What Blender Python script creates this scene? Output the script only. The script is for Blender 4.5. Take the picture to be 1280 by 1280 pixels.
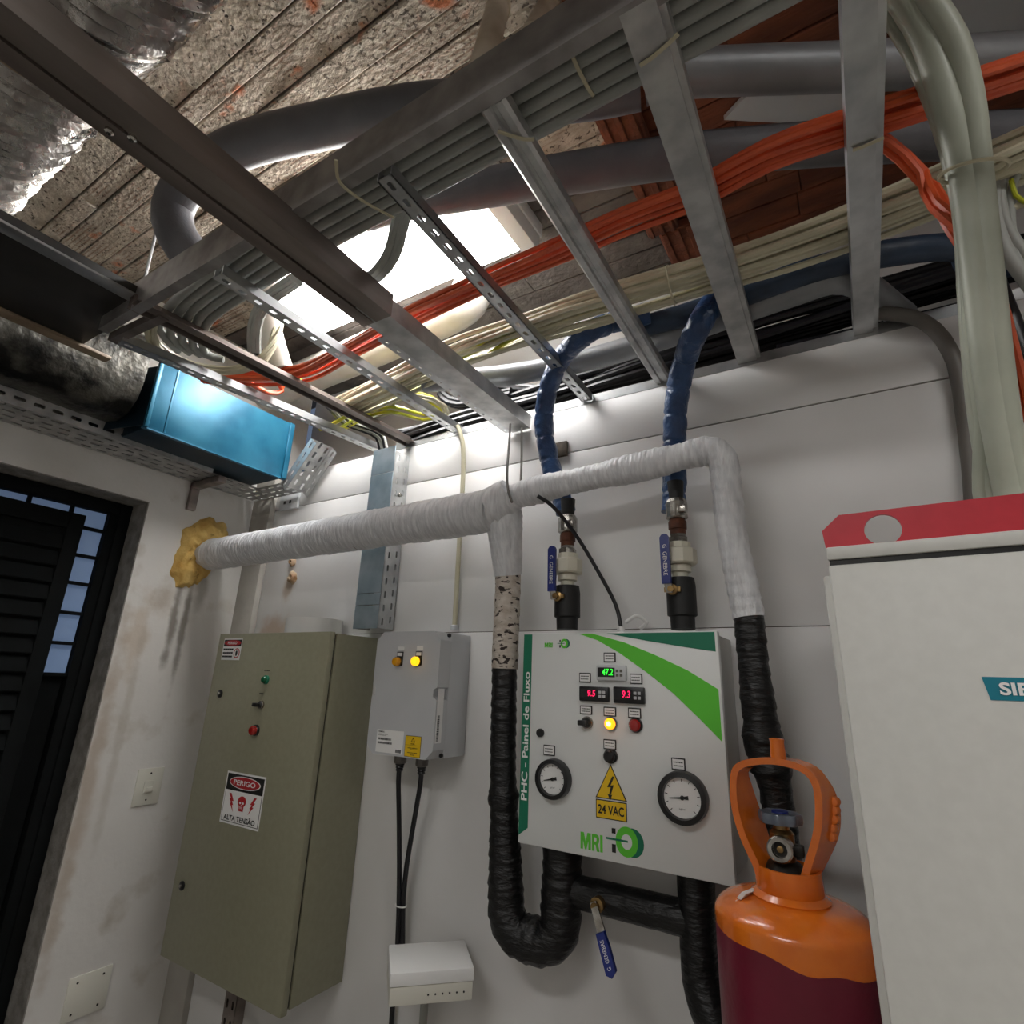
import bpy, bmesh, math, random
from mathutils import Vector, Matrix, noise
from mathutils.geometry import tessellate_polygon
random.seed(7)
V = Vector
R = math.radians
for o in list(bpy.data.objects): bpy.data.objects.remove(o)
scene = bpy.context.scene
C = scene.collection

# ------------------------------------------------------------------ camera
F = 689.4                                   # focal length in pixels of the 1280 px frame
CAM = V((0, 0, 1.5))
yaw, pitch, roll = R(31.91), R(17.19), R(2.147)
_f = V((-math.sin(yaw)*math.cos(pitch), math.cos(yaw)*math.cos(pitch), math.sin(pitch)))
_r = V((math.cos(yaw), math.sin(yaw), 0)); _u = _r.cross(_f)
CR = _r*math.cos(roll) + _u*math.sin(roll); CU = _u*math.cos(roll) - _r*math.sin(roll); CF = _f
cd = bpy.data.cameras.new('camera'); cam = bpy.data.objects.new('camera', cd); C.objects.link(cam)
cd.sensor_width = 36; cd.lens = 36*F/1280; cd.clip_start = .02
M4 = Matrix((CR, CU, -CF)).transposed().to_4x4(); M4.translation = CAM
cam.matrix_world = M4; scene.camera = cam

# ------------------------------------------------------------------ light and exposure
world = bpy.data.worlds.new('world'); scene.world = world; world.use_nodes = True
bg = world.node_tree.nodes['Background']; bg.inputs[0].default_value = (.32, .42, .62, 1); bg.inputs[1].default_value = .35
vs = scene.view_settings
vs.view_transform = 'Standard'; vs.look = 'None'; vs.gamma = 1; vs.use_curve_mapping = False; vs.exposure = -0.18
LAMP_VOID = 36.0          # radiance of the batten in the ceiling void
LAMP_ROOM = 27.0          # radiance of the room luminaires behind the camera

# ------------------------------------------------------------------ helpers
def ray(px, py): return CR*((px-640)/F) - CU*((py-640)/F) + CF
def at(px, py, a, v):
    d = ray(px, py); i = 'xyz'.index(a); return CAM + d*((v-CAM[i])/d[i])
def WS(px, p): return px*((V(p)-CAM).dot(CF))/F      # metres covered by px pixels at p

def lin(c): c /= 255; return c/12.92 if c <= .04045 else ((c+.055)/1.055)**2.4
def rgb(r, g, b): return (lin(r), lin(g), lin(b), 1)
MATS = {}
def mat(name, c1, c2=None, scale=8, rough=.5, metal=0, bump=0, bscale=60, stretch=(1,1,1), detail=4, contrast=(.35,.65),
        emit=None, es=0, c3=None, s3=30, t3=(.6,.7), r2=None, coat=0):
    m = bpy.data.materials.new(name); m.use_nodes = True; nt = m.node_tree; N = nt.nodes; L = nt.links
    p = N['Principled BSDF']; p.inputs['Base Color'].default_value = c1; p.inputs['Roughness'].default_value = rough
    p.inputs['Metallic'].default_value = metal
    if coat: p.inputs['Coat Weight'].default_value = coat; p.inputs['Coat Roughness'].default_value = .1
    geo = N.new('ShaderNodeNewGeometry'); mp = N.new('ShaderNodeMapping'); mp.inputs['Scale'].default_value = stretch
    L.new(geo.outputs['Position'], mp.inputs['Vector'])
    def nz(sc, det=4):
        n = N.new('ShaderNodeTexNoise'); n.inputs['Scale'].default_value = sc; n.inputs['Detail'].default_value = det
        L.new(mp.outputs[0], n.inputs['Vector']); return n
    def ramp(src, a, b):
        r = N.new('ShaderNodeMapRange'); r.inputs['From Min'].default_value = a; r.inputs['From Max'].default_value = b
        L.new(src, r.inputs['Value']); return r
    col = None
    if c2:
        n = nz(scale, detail); r = ramp(n.outputs['Fac'], *contrast)
        mx = N.new('ShaderNodeMix'); mx.data_type = 'RGBA'; mx.inputs['A'].default_value = c1; mx.inputs['B'].default_value = c2
        L.new(r.outputs[0], mx.inputs['Factor']); col = mx
        if r2 is not None:
            rr = N.new('ShaderNodeMapRange'); rr.inputs['To Min'].default_value = rough; rr.inputs['To Max'].default_value = r2
            L.new(r.outputs[0], rr.inputs['Value']); L.new(rr.outputs[0], p.inputs['Roughness'])
    if c3:
        n = nz(s3, 6); r = ramp(n.outputs['Fac'], *t3)
        mx = N.new('ShaderNodeMix'); mx.data_type = 'RGBA'; mx.inputs['B'].default_value = c3
        if col: L.new(col.outputs['Result'], mx.inputs['A'])
        else: mx.inputs['A'].default_value = c1
        L.new(r.outputs[0], mx.inputs['Factor']); col = mx
    if col: L.new(col.outputs['Result'], p.inputs['Base Color'])
    if bump:
        n = nz(bscale, 5); b = N.new('ShaderNodeBump'); b.inputs['Strength'].default_value = bump; b.inputs['Distance'].default_value = .01
        L.new(n.outputs['Fac'], b.inputs['Height']); L.new(b.outputs[0], p.inputs['Normal'])
    if emit: p.inputs['Emission Color'].default_value = emit; p.inputs['Emission Strength'].default_value = es
    m['p'] = 1; MATS[name] = m; return m

def mesh_obj(name, bm, m, parent=None, sharp=38):
    bmesh.ops.recalc_face_normals(bm, faces=bm.faces)
    me = bpy.data.meshes.new(name)
    o = bpy.data.objects.new(name, me)
    if parent is not None:
        off = parent.matrix_world.translation.copy() if parent.parent is None else V(parent['_w'])
        for v in bm.verts: v.co -= off
        o.parent = parent; o['_w'] = tuple(off)
    else:
        zs = [v.co.z for v in bm.verts]; xs = [v.co.x for v in bm.verts]; ys = [v.co.y for v in bm.verts]
        c = V(((min(xs)+max(xs))/2, (min(ys)+max(ys))/2, min(zs)))
        for v in bm.verts: v.co -= c
        o.location = c; o.matrix_world = Matrix.Translation(c); o['_w'] = tuple(c)
    bm.to_mesh(me); bm.free()
    for p in me.polygons: p.use_smooth = True
    me.set_sharp_from_angle(angle=R(sharp))
    for mm in (m if isinstance(m, (list, tuple)) else [m]): me.materials.append(mm)
    C.objects.link(o); return o

class MB:
    def __init__(s): s.bm = bmesh.new(); s.mi = 0
    def face(s, vs):
        try: f = s.bm.faces.new(vs); f.material_index = s.mi; return f
        except ValueError: return None
    def vs(s, pts): return [s.bm.verts.new(p) for p in pts]
    def box(s, a, b, bevel=0, T=None, seg=2):
        x0,y0,z0 = [min(a[i],b[i]) for i in range(3)]; x1,y1,z1 = [max(a[i],b[i]) for i in range(3)]
        P = [V((x,y,z)) for x in (x0,x1) for y in (y0,y1) for z in (z0,z1)]
        if T: P = [T(p) for p in P]
        v = s.vs(P); fs = [(0,1,3,2),(4,6,7,5),(0,4,5,1),(2,3,7,6),(0,2,6,4),(1,5,7,3)]
        faces = [s.face([v[i] for i in f]) for f in fs]
        if bevel:
            es = list({e for f in faces for e in f.edges})
            bmesh.ops.bevel(s.bm, geom=es, offset=bevel, segments=seg, profile=.5, affect='EDGES')
        return s
    def prism(s, pts, ext, holes=()):
        ext = V(ext); loops = [[V(p) for p in pts]] + [[V(p) for p in h] for h in holes]
        tris = tessellate_polygon(loops) if holes else None
        fl = [p for l in loops for p in l]
        a = s.vs(fl); b = s.vs([p+ext for p in fl])
        if holes:
            for t in tris: s.face([a[i] for i in t]); s.face([b[i] for i in reversed(t)])
        else:
            s.face(a); s.face(list(reversed(b)))
        k = 0
        for l in loops:
            n = len(l)
            for i in range(n): s.face([a[k+i], a[k+(i+1)%n], b[k+(i+1)%n], b[k+i]])
            k += n
        return s
    def tube(s, path, r, seg=10, rf=None, caps=True, sq=None):
        path = [V(p) for p in path]; n = len(path); T = []
        for i in range(n):
            t = (path[min(i+1,n-1)]-path[max(i-1,0)]); T.append(t.normalized() if t.length > 1e-9 else V((0,0,1)))
        up = V((0,0,1)) if abs(T[0].z) < .9 else V((0,1,0))
        nrm = (up - T[0]*up.dot(T[0])).normalized(); rings = []; d = 0
        for i in range(n):
            if i:
                d += (path[i]-path[i-1]).length
                nrm = (nrm - T[i]*nrm.dot(T[i])); nrm = nrm.normalized() if nrm.length > 1e-6 else T[i].orthogonal().normalized()
            bi = T[i].cross(nrm); ring = []
            for k in range(seg):
                a = 2*math.pi*k/seg
                rr = rf(d, a, i/(n-1)) if rf else r
                ring.append(s.bm.verts.new(path[i] + (nrm*math.cos(a)*(1 if not sq else sq) + bi*math.sin(a))*rr))
            rings.append(ring)
        for i in range(n-1):
            for k in range(seg):
                s.face([rings[i][k], rings[i][(k+1)%seg], rings[i+1][(k+1)%seg], rings[i+1][k]])
        if caps: s.face(list(reversed(rings[0]))); s.face(rings[-1])
        return s
    def lathe(s, prof, o, axis=(0,0,1), seg=24, cap=True):
        axis = V(axis).normalized(); u = axis.orthogonal().normalized(); w = axis.cross(u); o = V(o); rings = []
        for r, h in prof:
            rings.append([s.bm.verts.new(o + axis*h + (u*math.cos(2*math.pi*k/seg) + w*math.sin(2*math.pi*k/seg))*max(r,1e-5)) for k in range(seg)])
        for i in range(len(rings)-1):
            for k in range(seg): s.face([rings[i][k], rings[i][(k+1)%seg], rings[i+1][(k+1)%seg], rings[i+1][k]])
        if cap: s.face(list(reversed(rings[0]))); s.face(rings[-1])
        return s
    def extrude(s, prof, p0, p1, up=(0,0,1)):
        p0, p1, up = V(p0), V(p1), V(up); d = (p1-p0).normalized(); side = d.cross(up).normalized(); up = side.cross(d)
        return s.prism([p0 + side*a + up*b for a, b in prof], p1-p0)
    def perf(s, O, U, Vv, N, L, W, pitch, sl, sw, t=.0025, rows=1, stagger=False):
        O, U, Vv, N = V(O), V(U).normalized(), V(Vv).normalized(), V(N).normalized()
        n = max(1, int(L/pitch)); pl = L/n; rw = W/rows
        for j in range(rows):
            for i in range(n):
                c = O + U*(pl*(i+.5)) + Vv*(rw*(j+.5))
                hl, hw = pl/2, rw/2; a, b = sl/2, sw/2; k = b*.55
                sh = (pl*.22 if stagger and j % 2 else 0)
                out = [(-hl,-hw),(0,-hw),(hl,-hw),(hl,0),(hl,hw),(0,hw),(-hl,hw),(-hl,0)]
                inn = [(-a+k+sh,-b),(sh,-b),(a-k+sh,-b),(a+sh,0),(a-k+sh,b),(sh,b),(-a+k+sh,b),(-a+sh,0)]
                for z in (0, t):
                    vo = s.vs([c+U*p[0]+Vv*p[1]+N*z for p in out]); vi = s.vs([c+U*p[0]+Vv*p[1]+N*z for p in inn])
                    if z == 0: v0 = vi
                    for q in range(8): s.face([vo[q], vo[(q+1)%8], vi[(q+1)%8], vi[q]])
                for q in range(8): s.face([v0[q], v0[(q+1)%8], vi[(q+1)%8], vi[q]])
        return s
    def build(s, name, m, parent=None, sharp=38): return mesh_obj(name, s.bm, m, parent, sharp)

def tag(o, label=None, cat=None, group=None, kind=None):
    if label: o['label'] = label
    if cat: o['category'] = cat
    if group: o['group'] = group
    if kind: o['kind'] = kind
    return o
def thing(name, label, cat, loc, group=None):
    o = bpy.data.objects.new(name, None); C.objects.link(o); o.empty_display_size = .05
    o.location = loc; o.matrix_world = Matrix.Translation(V(loc)); o['_w'] = tuple(loc)
    return tag(o, label, cat, group)
def catmull(P, step=.02):
    P = [V(p) for p in P]; out = []
    Q = [P[0]*2-P[1]] + P + [P[-1]*2-P[-2]]
    for i in range(1, len(Q)-2):
        a,b,c,d = Q[i-1:i+3]; n = max(2, int((c-b).length/step))
        for k in range(n):
            t = k/n
            out.append(.5*((2*b)+(c-a)*t+(2*a-5*b+4*c-d)*t*t+(3*b-a-3*c+d)*t**3))
    out.append(P[-1]); return out
def rounded(P, rad, step=.012):
    P = [V(p) for p in P]; out = [P[0]]
    for i in range(1, len(P)-1):
        a = (P[i-1]-P[i]); b = (P[i+1]-P[i]); r = min(rad, a.length*.49, b.length*.49)
        p, q = P[i]+a.normalized()*r, P[i]+b.normalized()*r
        for k in range(9):
            t = k/8; out.append(p*(1-t)**2 + P[i]*2*t*(1-t) + q*t*t)
    out.append(P[-1]); res = [out[0]]
    for i in range(len(out)-1):
        n = max(1, int((out[i+1]-out[i]).length/step))
        for k in range(1, n+1): res.append(out[i].lerp(out[i+1], k/n))
    return res
def circ(c, r, u, v, n=28, ry=None): 
    ry = ry or r
    return [V(c)+V(u)*math.cos(2*math.pi*k/n)*r+V(v)*math.sin(2*math.pi*k/n)*ry for k in range(n)]
def text(s, h, m, pos, right, up, parent, align='CENTER', off=.0, depth=.0008, name='lettering', width=None, shear=0):
    cu = bpy.data.curves.new('t', 'FONT'); cu.body = s; cu.size = 1; cu.align_x = align; cu.align_y = 'CENTER'; cu.offset = off; cu.shear = shear
    cu.resolution_u = 4
    ob = bpy.data.objects.new('t', cu); C.objects.link(ob)
    dg = bpy.context.evaluated_depsgraph_get(); me = bpy.data.meshes.new_from_object(ob.evaluated_get(dg))
    bpy.data.objects.remove(ob); bm = bmesh.new(); bm.from_mesh(me); bpy.data.meshes.remove(me)
    xs = [v.co.x for v in bm.verts]; ys = [v.co.y for v in bm.verts]
    sy = h/(max(ys)-min(ys)); sx = sy if not width else width/(max(xs)-min(xs)); my = (max(ys)+min(ys))/2
    mx = {'CENTER': (max(xs)+min(xs))/2, 'LEFT': min(xs), 'RIGHT': max(xs)}[align]
    right, up = V(right).normalized(), V(up).normalized(); nn = right.cross(up)
    for v in bm.verts: v.co = V(pos) + right*((v.co.x-mx)*sx) + up*((v.co.y-my)*sy) + nn*depth*.5
    return mesh_obj(name, bm, m, parent)
X, Y, Z = V((1,0,0)), V((0,1,0)), V((0,0,1))
def bolt(mb, p, n, r=.008, h=.005):
    mb.lathe([(r,0),(r,h),(r*.55,h*1.6)], p, n, 8); return mb
def nz(p, s=1): return noise.noise(V(p)*s)
def wrapf(r, pitch, amp, rough, ph=0, ns=30):
    def f(d, a, t):
        s = ((d/pitch + a/(2*math.pi) + ph) % 1)
        return r*(1 + amp*(s-.5) + rough*nz((d*ns, math.cos(a)*1.5+ph*9, math.sin(a)*1.5)))
    return f

# ------------------------------------------------------------------ materials
white_wall = mat('painted_plaster', rgb(205,203,200), rgb(192,189,184), 3, .6, bump=.05, bscale=90)
left_wall_m = mat('stained_plaster', rgb(220,218,214), rgb(206,203,198), 2.2, .65, bump=.14, bscale=45, c3=rgb(176,168,154), s3=6, t3=(.60,.80))
def stain(m, spots):
    nt = m.node_tree; N = nt.nodes; L = nt.links; p = N['Principled BSDF']; src = p.inputs['Base Color'].links[0].from_socket
    geo = N.new('ShaderNodeNewGeometry'); no = N.new('ShaderNodeTexNoise'); no.inputs['Scale'].default_value = 14; no.inputs['Detail'].default_value = 7
    L.new(geo.outputs['Position'], no.inputs['Vector'])
    for c, rad, col, amt in spots:
        sub = N.new('ShaderNodeVectorMath'); sub.operation = 'SUBTRACT'; sub.inputs[1].default_value = c; L.new(geo.outputs['Position'], sub.inputs[0])
        dv = N.new('ShaderNodeVectorMath'); dv.operation = 'DIVIDE'; dv.inputs[1].default_value = rad; L.new(sub.outputs[0], dv.inputs[0])
        ln = N.new('ShaderNodeVectorMath'); ln.operation = 'LENGTH'; L.new(dv.outputs[0], ln.inputs[0])
        ad = N.new('ShaderNodeMath'); ad.operation = 'MULTIPLY_ADD'; ad.inputs[1].default_value = -1.6; L.new(no.outputs['Fac'], ad.inputs[0]); 
        ad2 = N.new('ShaderNodeMath'); ad2.operation = 'ADD'; ad2.inputs[1].default_value = .8; L.new(ln.outputs['Value'], ad.inputs[2]); L.new(ad.outputs[0], ad2.inputs[0])
        mr = N.new('ShaderNodeMapRange'); mr.interpolation_type = 'SMOOTHSTEP'; mr.inputs['From Min'].default_value = 1.1; mr.inputs['From Max'].default_value = .2
        mr.inputs['To Max'].default_value = amt; L.new(ad2.outputs[0], mr.inputs['Value'])
        mx = N.new('ShaderNodeMix'); mx.data_type = 'RGBA'; mx.inputs['B'].default_value = col
        L.new(mr.outputs[0], mx.inputs['Factor']); L.new(src, mx.inputs['A']); src = mx.outputs['Result']
    L.new(src, p.inputs['Base Color'])
stain(left_wall_m, [((-2.36,1.22,1.70),(.3,.022,.26),rgb(92,82,70),.75), ((-2.36,1.265,1.66),(.3,.018,.30),rgb(92,82,70),.7), ((-2.36,1.17,1.78),(.3,.05,.10),rgb(150,130,104),.5),
                    ((-2.36,1.31,1.82),(.3,.035,.12),rgb(120,112,98),.55), ((-2.36,1.10,1.62),(.3,.05,.2),rgb(176,150,116),.4), ((-2.36,1.12,1.30),(.3,.02,.5),rgb(160,150,135),.35),
                    ((-2.36,1.05,1.1),(.3,.035,.8),rgb(150,125,95),.5)])
back_wall_m = mat('white_drywall', rgb(230,229,228), rgb(220,219,217), 2.5, .55, bump=.03, bscale=70)
stain(back_wall_m, [((-2.04,1.5,1.86),(.05,.3,.10),rgb(178,150,118),.6), ((-2.1,1.5,1.68),(.12,.3,.07),rgb(190,150,110),.55)])
reveal_m = mat('grey_mortar', rgb(150,146,140), rgb(120,116,110), 25, .85, bump=.4, bscale=120)
corner_grey = mat('corner_strip_grey', rgb(172,168,160), rgb(156,152,144), 6, .8, bump=.1, bscale=60)  # corner strip, coloured a darker grey than the walls on either side
joint_m = mat('joint_shadow_filler', rgb(96,88,80), rough=.9)
concrete = mat('rough_concrete', rgb(206,196,180), rgb(170,160,144), 14, .9, bump=1.0, bscale=60, c3=rgb(70,60,52), s3=75, t3=(.60,.66))
clay = mat('mortared_clay_block', rgb(204,194,178), rgb(160,148,132), 16, .9, bump=1.0, bscale=62, stretch=(.8,1.2,1), c3=rgb(200,122,84), s3=9, t3=(.585,.66))
def ribbed_clay():
    N = clay.node_tree.nodes; L = clay.node_tree.links; p = N['Principled BSDF']; src = p.inputs['Base Color'].links[0].from_socket
    geo = N.new('ShaderNodeNewGeometry'); sx = N.new('ShaderNodeSeparateXYZ'); L.new(geo.outputs['Position'], sx.inputs[0])
    m1 = N.new('ShaderNodeMath'); m1.operation = 'MULTIPLY'; m1.inputs[1].default_value = 480; L.new(sx.outputs['Y'], m1.inputs[0])
    m2 = N.new('ShaderNodeMath'); m2.operation = 'SINE'; L.new(m1.outputs[0], m2.inputs[0])
    n1 = N.new('ShaderNodeTexNoise'); n1.inputs['Scale'].default_value = 6; n1.inputs['Detail'].default_value = 5; L.new(geo.outputs['Position'], n1.inputs['Vector'])
    r1 = N.new('ShaderNodeMapRange'); r1.inputs['From Min'].default_value = .50; r1.inputs['From Max'].default_value = .60; L.new(n1.outputs['Fac'], r1.inputs['Value'])
    r2 = N.new('ShaderNodeMapRange'); r2.inputs['From Min'].default_value = .0; r2.inputs['From Max'].default_value = .9; L.new(m2.outputs[0], r2.inputs['Value'])
    mu = N.new('ShaderNodeMath'); mu.operation = 'MULTIPLY'; L.new(r1.outputs[0], mu.inputs[0]); L.new(r2.outputs[0], mu.inputs[1])
    mu2 = N.new('ShaderNodeMath'); mu2.operation = 'MULTIPLY'; mu2.inputs[1].default_value = .65; L.new(mu.outputs[0], mu2.inputs[0])
    mx = N.new('ShaderNodeMix'); mx.data_type = 'RGBA'; mx.inputs['B'].default_value = rgb(120,84,62); L.new(mu2.outputs[0], mx.inputs['Factor']); L.new(src, mx.inputs['A'])
    n2 = N.new('ShaderNodeTexNoise'); n2.inputs['Scale'].default_value = 95; n2.inputs['Detail'].default_value = 3; L.new(geo.outputs['Position'], n2.inputs['Vector'])
    r3 = N.new('ShaderNodeMapRange'); r3.inputs['From Min'].default_value = .585; r3.inputs['From Max'].default_value = .64; r3.inputs['To Max'].default_value = .8; L.new(n2.outputs['Fac'], r3.inputs['Value'])
    mx2 = N.new('ShaderNodeMix'); mx2.data_type = 'RGBA'; mx2.inputs['B'].default_value = rgb(74,62,54); L.new(r3.outputs[0], mx2.inputs['Factor']); L.new(mx.outputs['Result'], mx2.inputs['A'])
    L.new(mx2.outputs['Result'], p.inputs['Base Color'])
ribbed_clay()
brownclay = mat('bare_clay_block', rgb(132,74,48), rgb(92,50,34), 10, .9, bump=.8, bscale=40, stretch=(.4,1.5,1))
darkconc = mat('dark_concrete', rgb(112,104,98), rgb(82,75,70), 8, .9, bump=.9, bscale=35)
floor_m = mat('grey_floor', rgb(150,145,138), rgb(130,126,120), 4, .5)
steel_dark = mat('weathered_steel', rgb(150,140,134), rgb(118,108,102), 12, .42, .75, bump=.05, bscale=60, stretch=(1,.2,1), r2=.55)
steel = mat('galvanised_steel', rgb(196,196,194), rgb(166,166,166), 18, .4, .7, bump=.04, bscale=50, r2=.5)
steel_mid = mat('dull_galvanised', rgb(166,162,160), rgb(136,132,130), 14, .45, .7, r2=.55)
steel_lt = mat('bright_galvanised', rgb(198,200,200), rgb(170,172,174), 14, .28, .85, r2=.42)
zinc_blue = mat('filmed_zinc_plate', rgb(172,186,194), rgb(142,160,170), 12, .4, .4, r2=.5)
foil = mat('crinkled_foil', rgb(190,188,184), rgb(150,146,142), 25, .22, .95, bump=.5, bscale=35, r2=.35)
foil_dark = mat('sooty_foil', rgb(92,90,84), rgb(30,30,29), 11, .4, .6, bump=.6, bscale=30, contrast=(.42,.58))
tape_tan = mat('tan_tape', rgb(158,140,118), rgb(130,112,92), 8, .5, bump=.1)
darkduct = mat('dark_sheet_duct', rgb(56,54,52), rgb(44,42,40), 8, .5, .3)
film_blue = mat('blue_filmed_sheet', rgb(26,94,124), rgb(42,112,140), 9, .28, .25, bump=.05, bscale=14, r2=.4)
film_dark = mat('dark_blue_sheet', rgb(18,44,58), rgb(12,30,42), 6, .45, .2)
tape_white = mat('white_wrap_tape', rgb(228,229,231), rgb(206,207,210), 22, .42, bump=.7, bscale=26, stretch=(5,1,1), c3=rgb(120,104,86), s3=9, t3=(.72,.76))
tape_white_z = mat('white_wrap_tape_upright', rgb(228,229,231), rgb(206,207,210), 22, .42, bump=.7, bscale=26, stretch=(1,1,5), c3=rgb(120,104,86), s3=9, t3=(.72,.76))
tape_peel = mat('peeling_wrap', rgb(214,206,196), rgb(186,174,160), 30, .7, bump=.6, bscale=70, c3=rgb(48,38,33), s3=44, t3=(.565,.60), stretch=(1,1,1.9))
tape_black = mat('black_wrap_tape', rgb(17,17,18), rgb(11,11,12), 16, .4, bump=.8, bscale=26, stretch=(1,1,3))
rubber = mat('black_rubber_foam', rgb(24,24,25), rgb(18,18,19), 16, .55, bump=.1)
foam_grey = mat('grey_foam_lagging', rgb(108,108,112), rgb(96,96,100), 10, .5, bump=.1, bscale=120)
foam_light = mat('light_grey_lagging', rgb(150,152,154), rgb(132,134,136), 8, .4, .3, bump=.05)
blue_wrap = mat('blue_plastic_wrap', rgb(46,78,122), rgb(30,52,88), 14, .3, bump=.8, bscale=42)
bluegrey_wrap = mat('blue_grey_lagging', rgb(44,62,84), rgb(32,44,60), 14, .5, bump=.3, bscale=30)
beige_paint = mat('grey_beige_enamel', rgb(146,144,122), rgb(141,139,117), 60, .42)
lightgrey = mat('light_grey_plastic', rgb(196,198,200), rgb(192,194,196), 10, .4)
panel_paint = mat('grey_white_enamel', rgb(224,226,224), rgb(220,222,220), 6, .4)
panel_side = mat('grey_enamel_side', rgb(186,186,182), rough=.45)
sie_paint = mat('warm_white_enamel', rgb(204,203,197), rgb(200,199,193), 60, .45)
sie_red = mat('red_enamel', rgb(188,38,52), rgb(180,34,48), 40, .38)
teal = mat('teal_print', rgb(0,120,140), rough=.5)
whitep = mat('white_print', rgb(236,236,234), rough=.5)
blackp = mat('black_print', rgb(22,22,22), rough=.5)
redp = mat('red_print', rgb(178,30,36), rough=.5)
yellowp = mat('yellow_print', rgb(232,190,20), rough=.5)
dgreen = mat('dark_green_print', rgb(0,112,82), rough=.45)
lgreen = mat('light_green_print', rgb(92,200,52), rough=.45)
blackpl = mat('black_plastic', rgb(24,24,25), rough=.35)
chrome = mat('worn_chrome', rgb(190,188,182), rgb(140,134,126), 40, .25, .95)
brass = mat('brass', rgb(170,140,92), rgb(120,96,62), 40, .35, .9)
rust = mat('rusty_nipple', rgb(110,66,46), rgb(78,48,36), 40, .6, .4)
cream = mat('cream_plastic', rgb(222,218,200), rough=.4)
lever_b = mat('blue_lever', rgb(26,44,122), rough=.35)
green_l = mat('green_lens', rgb(20,96,60), rough=.2, coat=.5)
red_l = mat('red_lens', rgb(160,34,30), rough=.2, coat=.5)
amber_off = mat('amber_lens', rgb(226,158,20), rough=.2, coat=.5)
amber_on = mat('lit_amber_lens', rgb(255,190,30), rough=.2, emit=rgb(255,190,20), es=1.6)
orange_on = mat('lit_orange_lens', rgb(255,150,30), rough=.2, emit=rgb(255,150,20), es=2.6)
orange_core = mat('lit_lens_core', rgb(255,240,150), emit=rgb(255,235,130), es=4)
led_g = mat('green_led', rgb(20,200,40), emit=rgb(60,255,70), es=1.6)
led_r = mat('red_led', rgb(255,20,80), emit=rgb(255,30,90), es=1.8)
cyl_or = mat('orange_paint', rgb(226,118,28), rgb(216,106,22), 20, .25, bump=.12, bscale=60, coat=.6)
cyl_mar = mat('maroon_paint', rgb(112,26,48), rgb(104,22,42), 14, .32, bump=.12, bscale=55, c3=rgb(60,14,26), s3=22, t3=(.70,.76))
wheel_m = mat('grey_blue_wheel', rgb(96,104,116), rough=.3, coat=.4)
dirty = mat('dark_grease', rgb(44,40,34), rgb(28,26,24), 40, .55, .3)
cab_or = mat('orange_cable_jacket', rgb(222,96,50), rgb(204,82,42), 20, .42)
cab_be = mat('beige_cable_jacket', rgb(206,200,174), rgb(186,180,154), 12, .5)
cab_ye = mat('yellow_green_cable', rgb(206,196,40), rgb(170,180,44), 14, .45)
cab_gr = mat('grey_conduit', rgb(160,162,156), rgb(146,148,142), 12, .5)
cab_gg = mat('grey_green_cable', rgb(182,186,170), rgb(162,166,150), 8, .42)
cab_bk = mat('black_cable_jacket', rgb(26,26,30), rgb(20,20,24), 12, .35)
cab_bl = mat('blue_cable_jacket', rgb(70,130,190), rough=.4)
cab_dg = mat('dark_grey_conduit', rgb(104,100,94), rough=.5)
tie_m = mat('nylon_tie', rgb(186,178,150), rough=.45)
pvc = mat('white_pvc', rgb(226,222,214), rgb(212,206,194), 8, .35)
pvc_dirty = mat('dirty_pvc', rgb(216,204,186), rgb(190,174,152), 12, .5)
foam_y = mat('yellow_pu_foam', rgb(222,190,116), rgb(190,148,74), 14, .85, bump=.8, bscale=40, c3=rgb(110,80,40), s3=20, t3=(.66,.74))
wood = mat('weathered_wood', rgb(104,92,80), rgb(70,62,54), 30, .8)
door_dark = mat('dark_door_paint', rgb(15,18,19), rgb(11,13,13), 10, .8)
door_dark.node_tree.nodes['Principled BSDF'].inputs['Specular IOR Level'].default_value = .15
pane_m = mat('daylit_frosted_pane', rgb(120,140,170), rough=.3, emit=rgb(120,146,186), es=.27)
lamp_white = mat('white_luminaire', rgb(236,236,234), rough=.4)
lamp_emit = mat('void_lamp_diffuser', rgb(255,255,255), emit=(1,.99,.98,1), es=LAMP_VOID)
room_emit = mat('room_lamp_diffuser', rgb(255,255,255), emit=(1,.985,.965,1), es=LAMP_ROOM)
switch_m = mat('ivory_plastic', rgb(216,214,202), rough=.4)

# ------------------------------------------------------------------ setting
D = 1.5; XL = -2.358; LEDGE = 2.385; CEIL = 3.0; XR = 2.0; YF = -2.2; UPY = 1.80
def struct(name, mb, m, parent=None, sharp=38):
    o = mb.build(name, m, parent, sharp); 
    if parent is None: o['kind'] = 'structure'
    return o
fl = struct('floor', MB().box((XL-1.2, YF-.1, -.1), (XR, D+.5, 0)), floor_m)
ZJ1 = 2.222; ZJ2 = 1.652
wb = struct('wall_back', MB().box((XL-.1, D+.006, 0), (XR, D+.16, LEDGE)), joint_m)
MB().box((XL, D, ZJ1+.002), (XR, D+.012, LEDGE), .001).build('wall_panel', back_wall_m, wb)
MB().box((XL, D, ZJ2+.003), (XR, D+.012, ZJ1-.002), .001).build('wall_panel', back_wall_m, wb)
MB().box((XL, D-.006, 0), (XR, D+.012, ZJ2), .002).build('wall_panel', back_wall_m, wb)
MB().box((XL-.1, D+.02, LEDGE), (XR, UPY, LEDGE+.015)).build('ledge_board', darkconc, wb)
wu = struct('wall_upper', MB().box((XL-.1, UPY, LEDGE), (XR, UPY+.1, CEIL)), white_wall)
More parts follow.
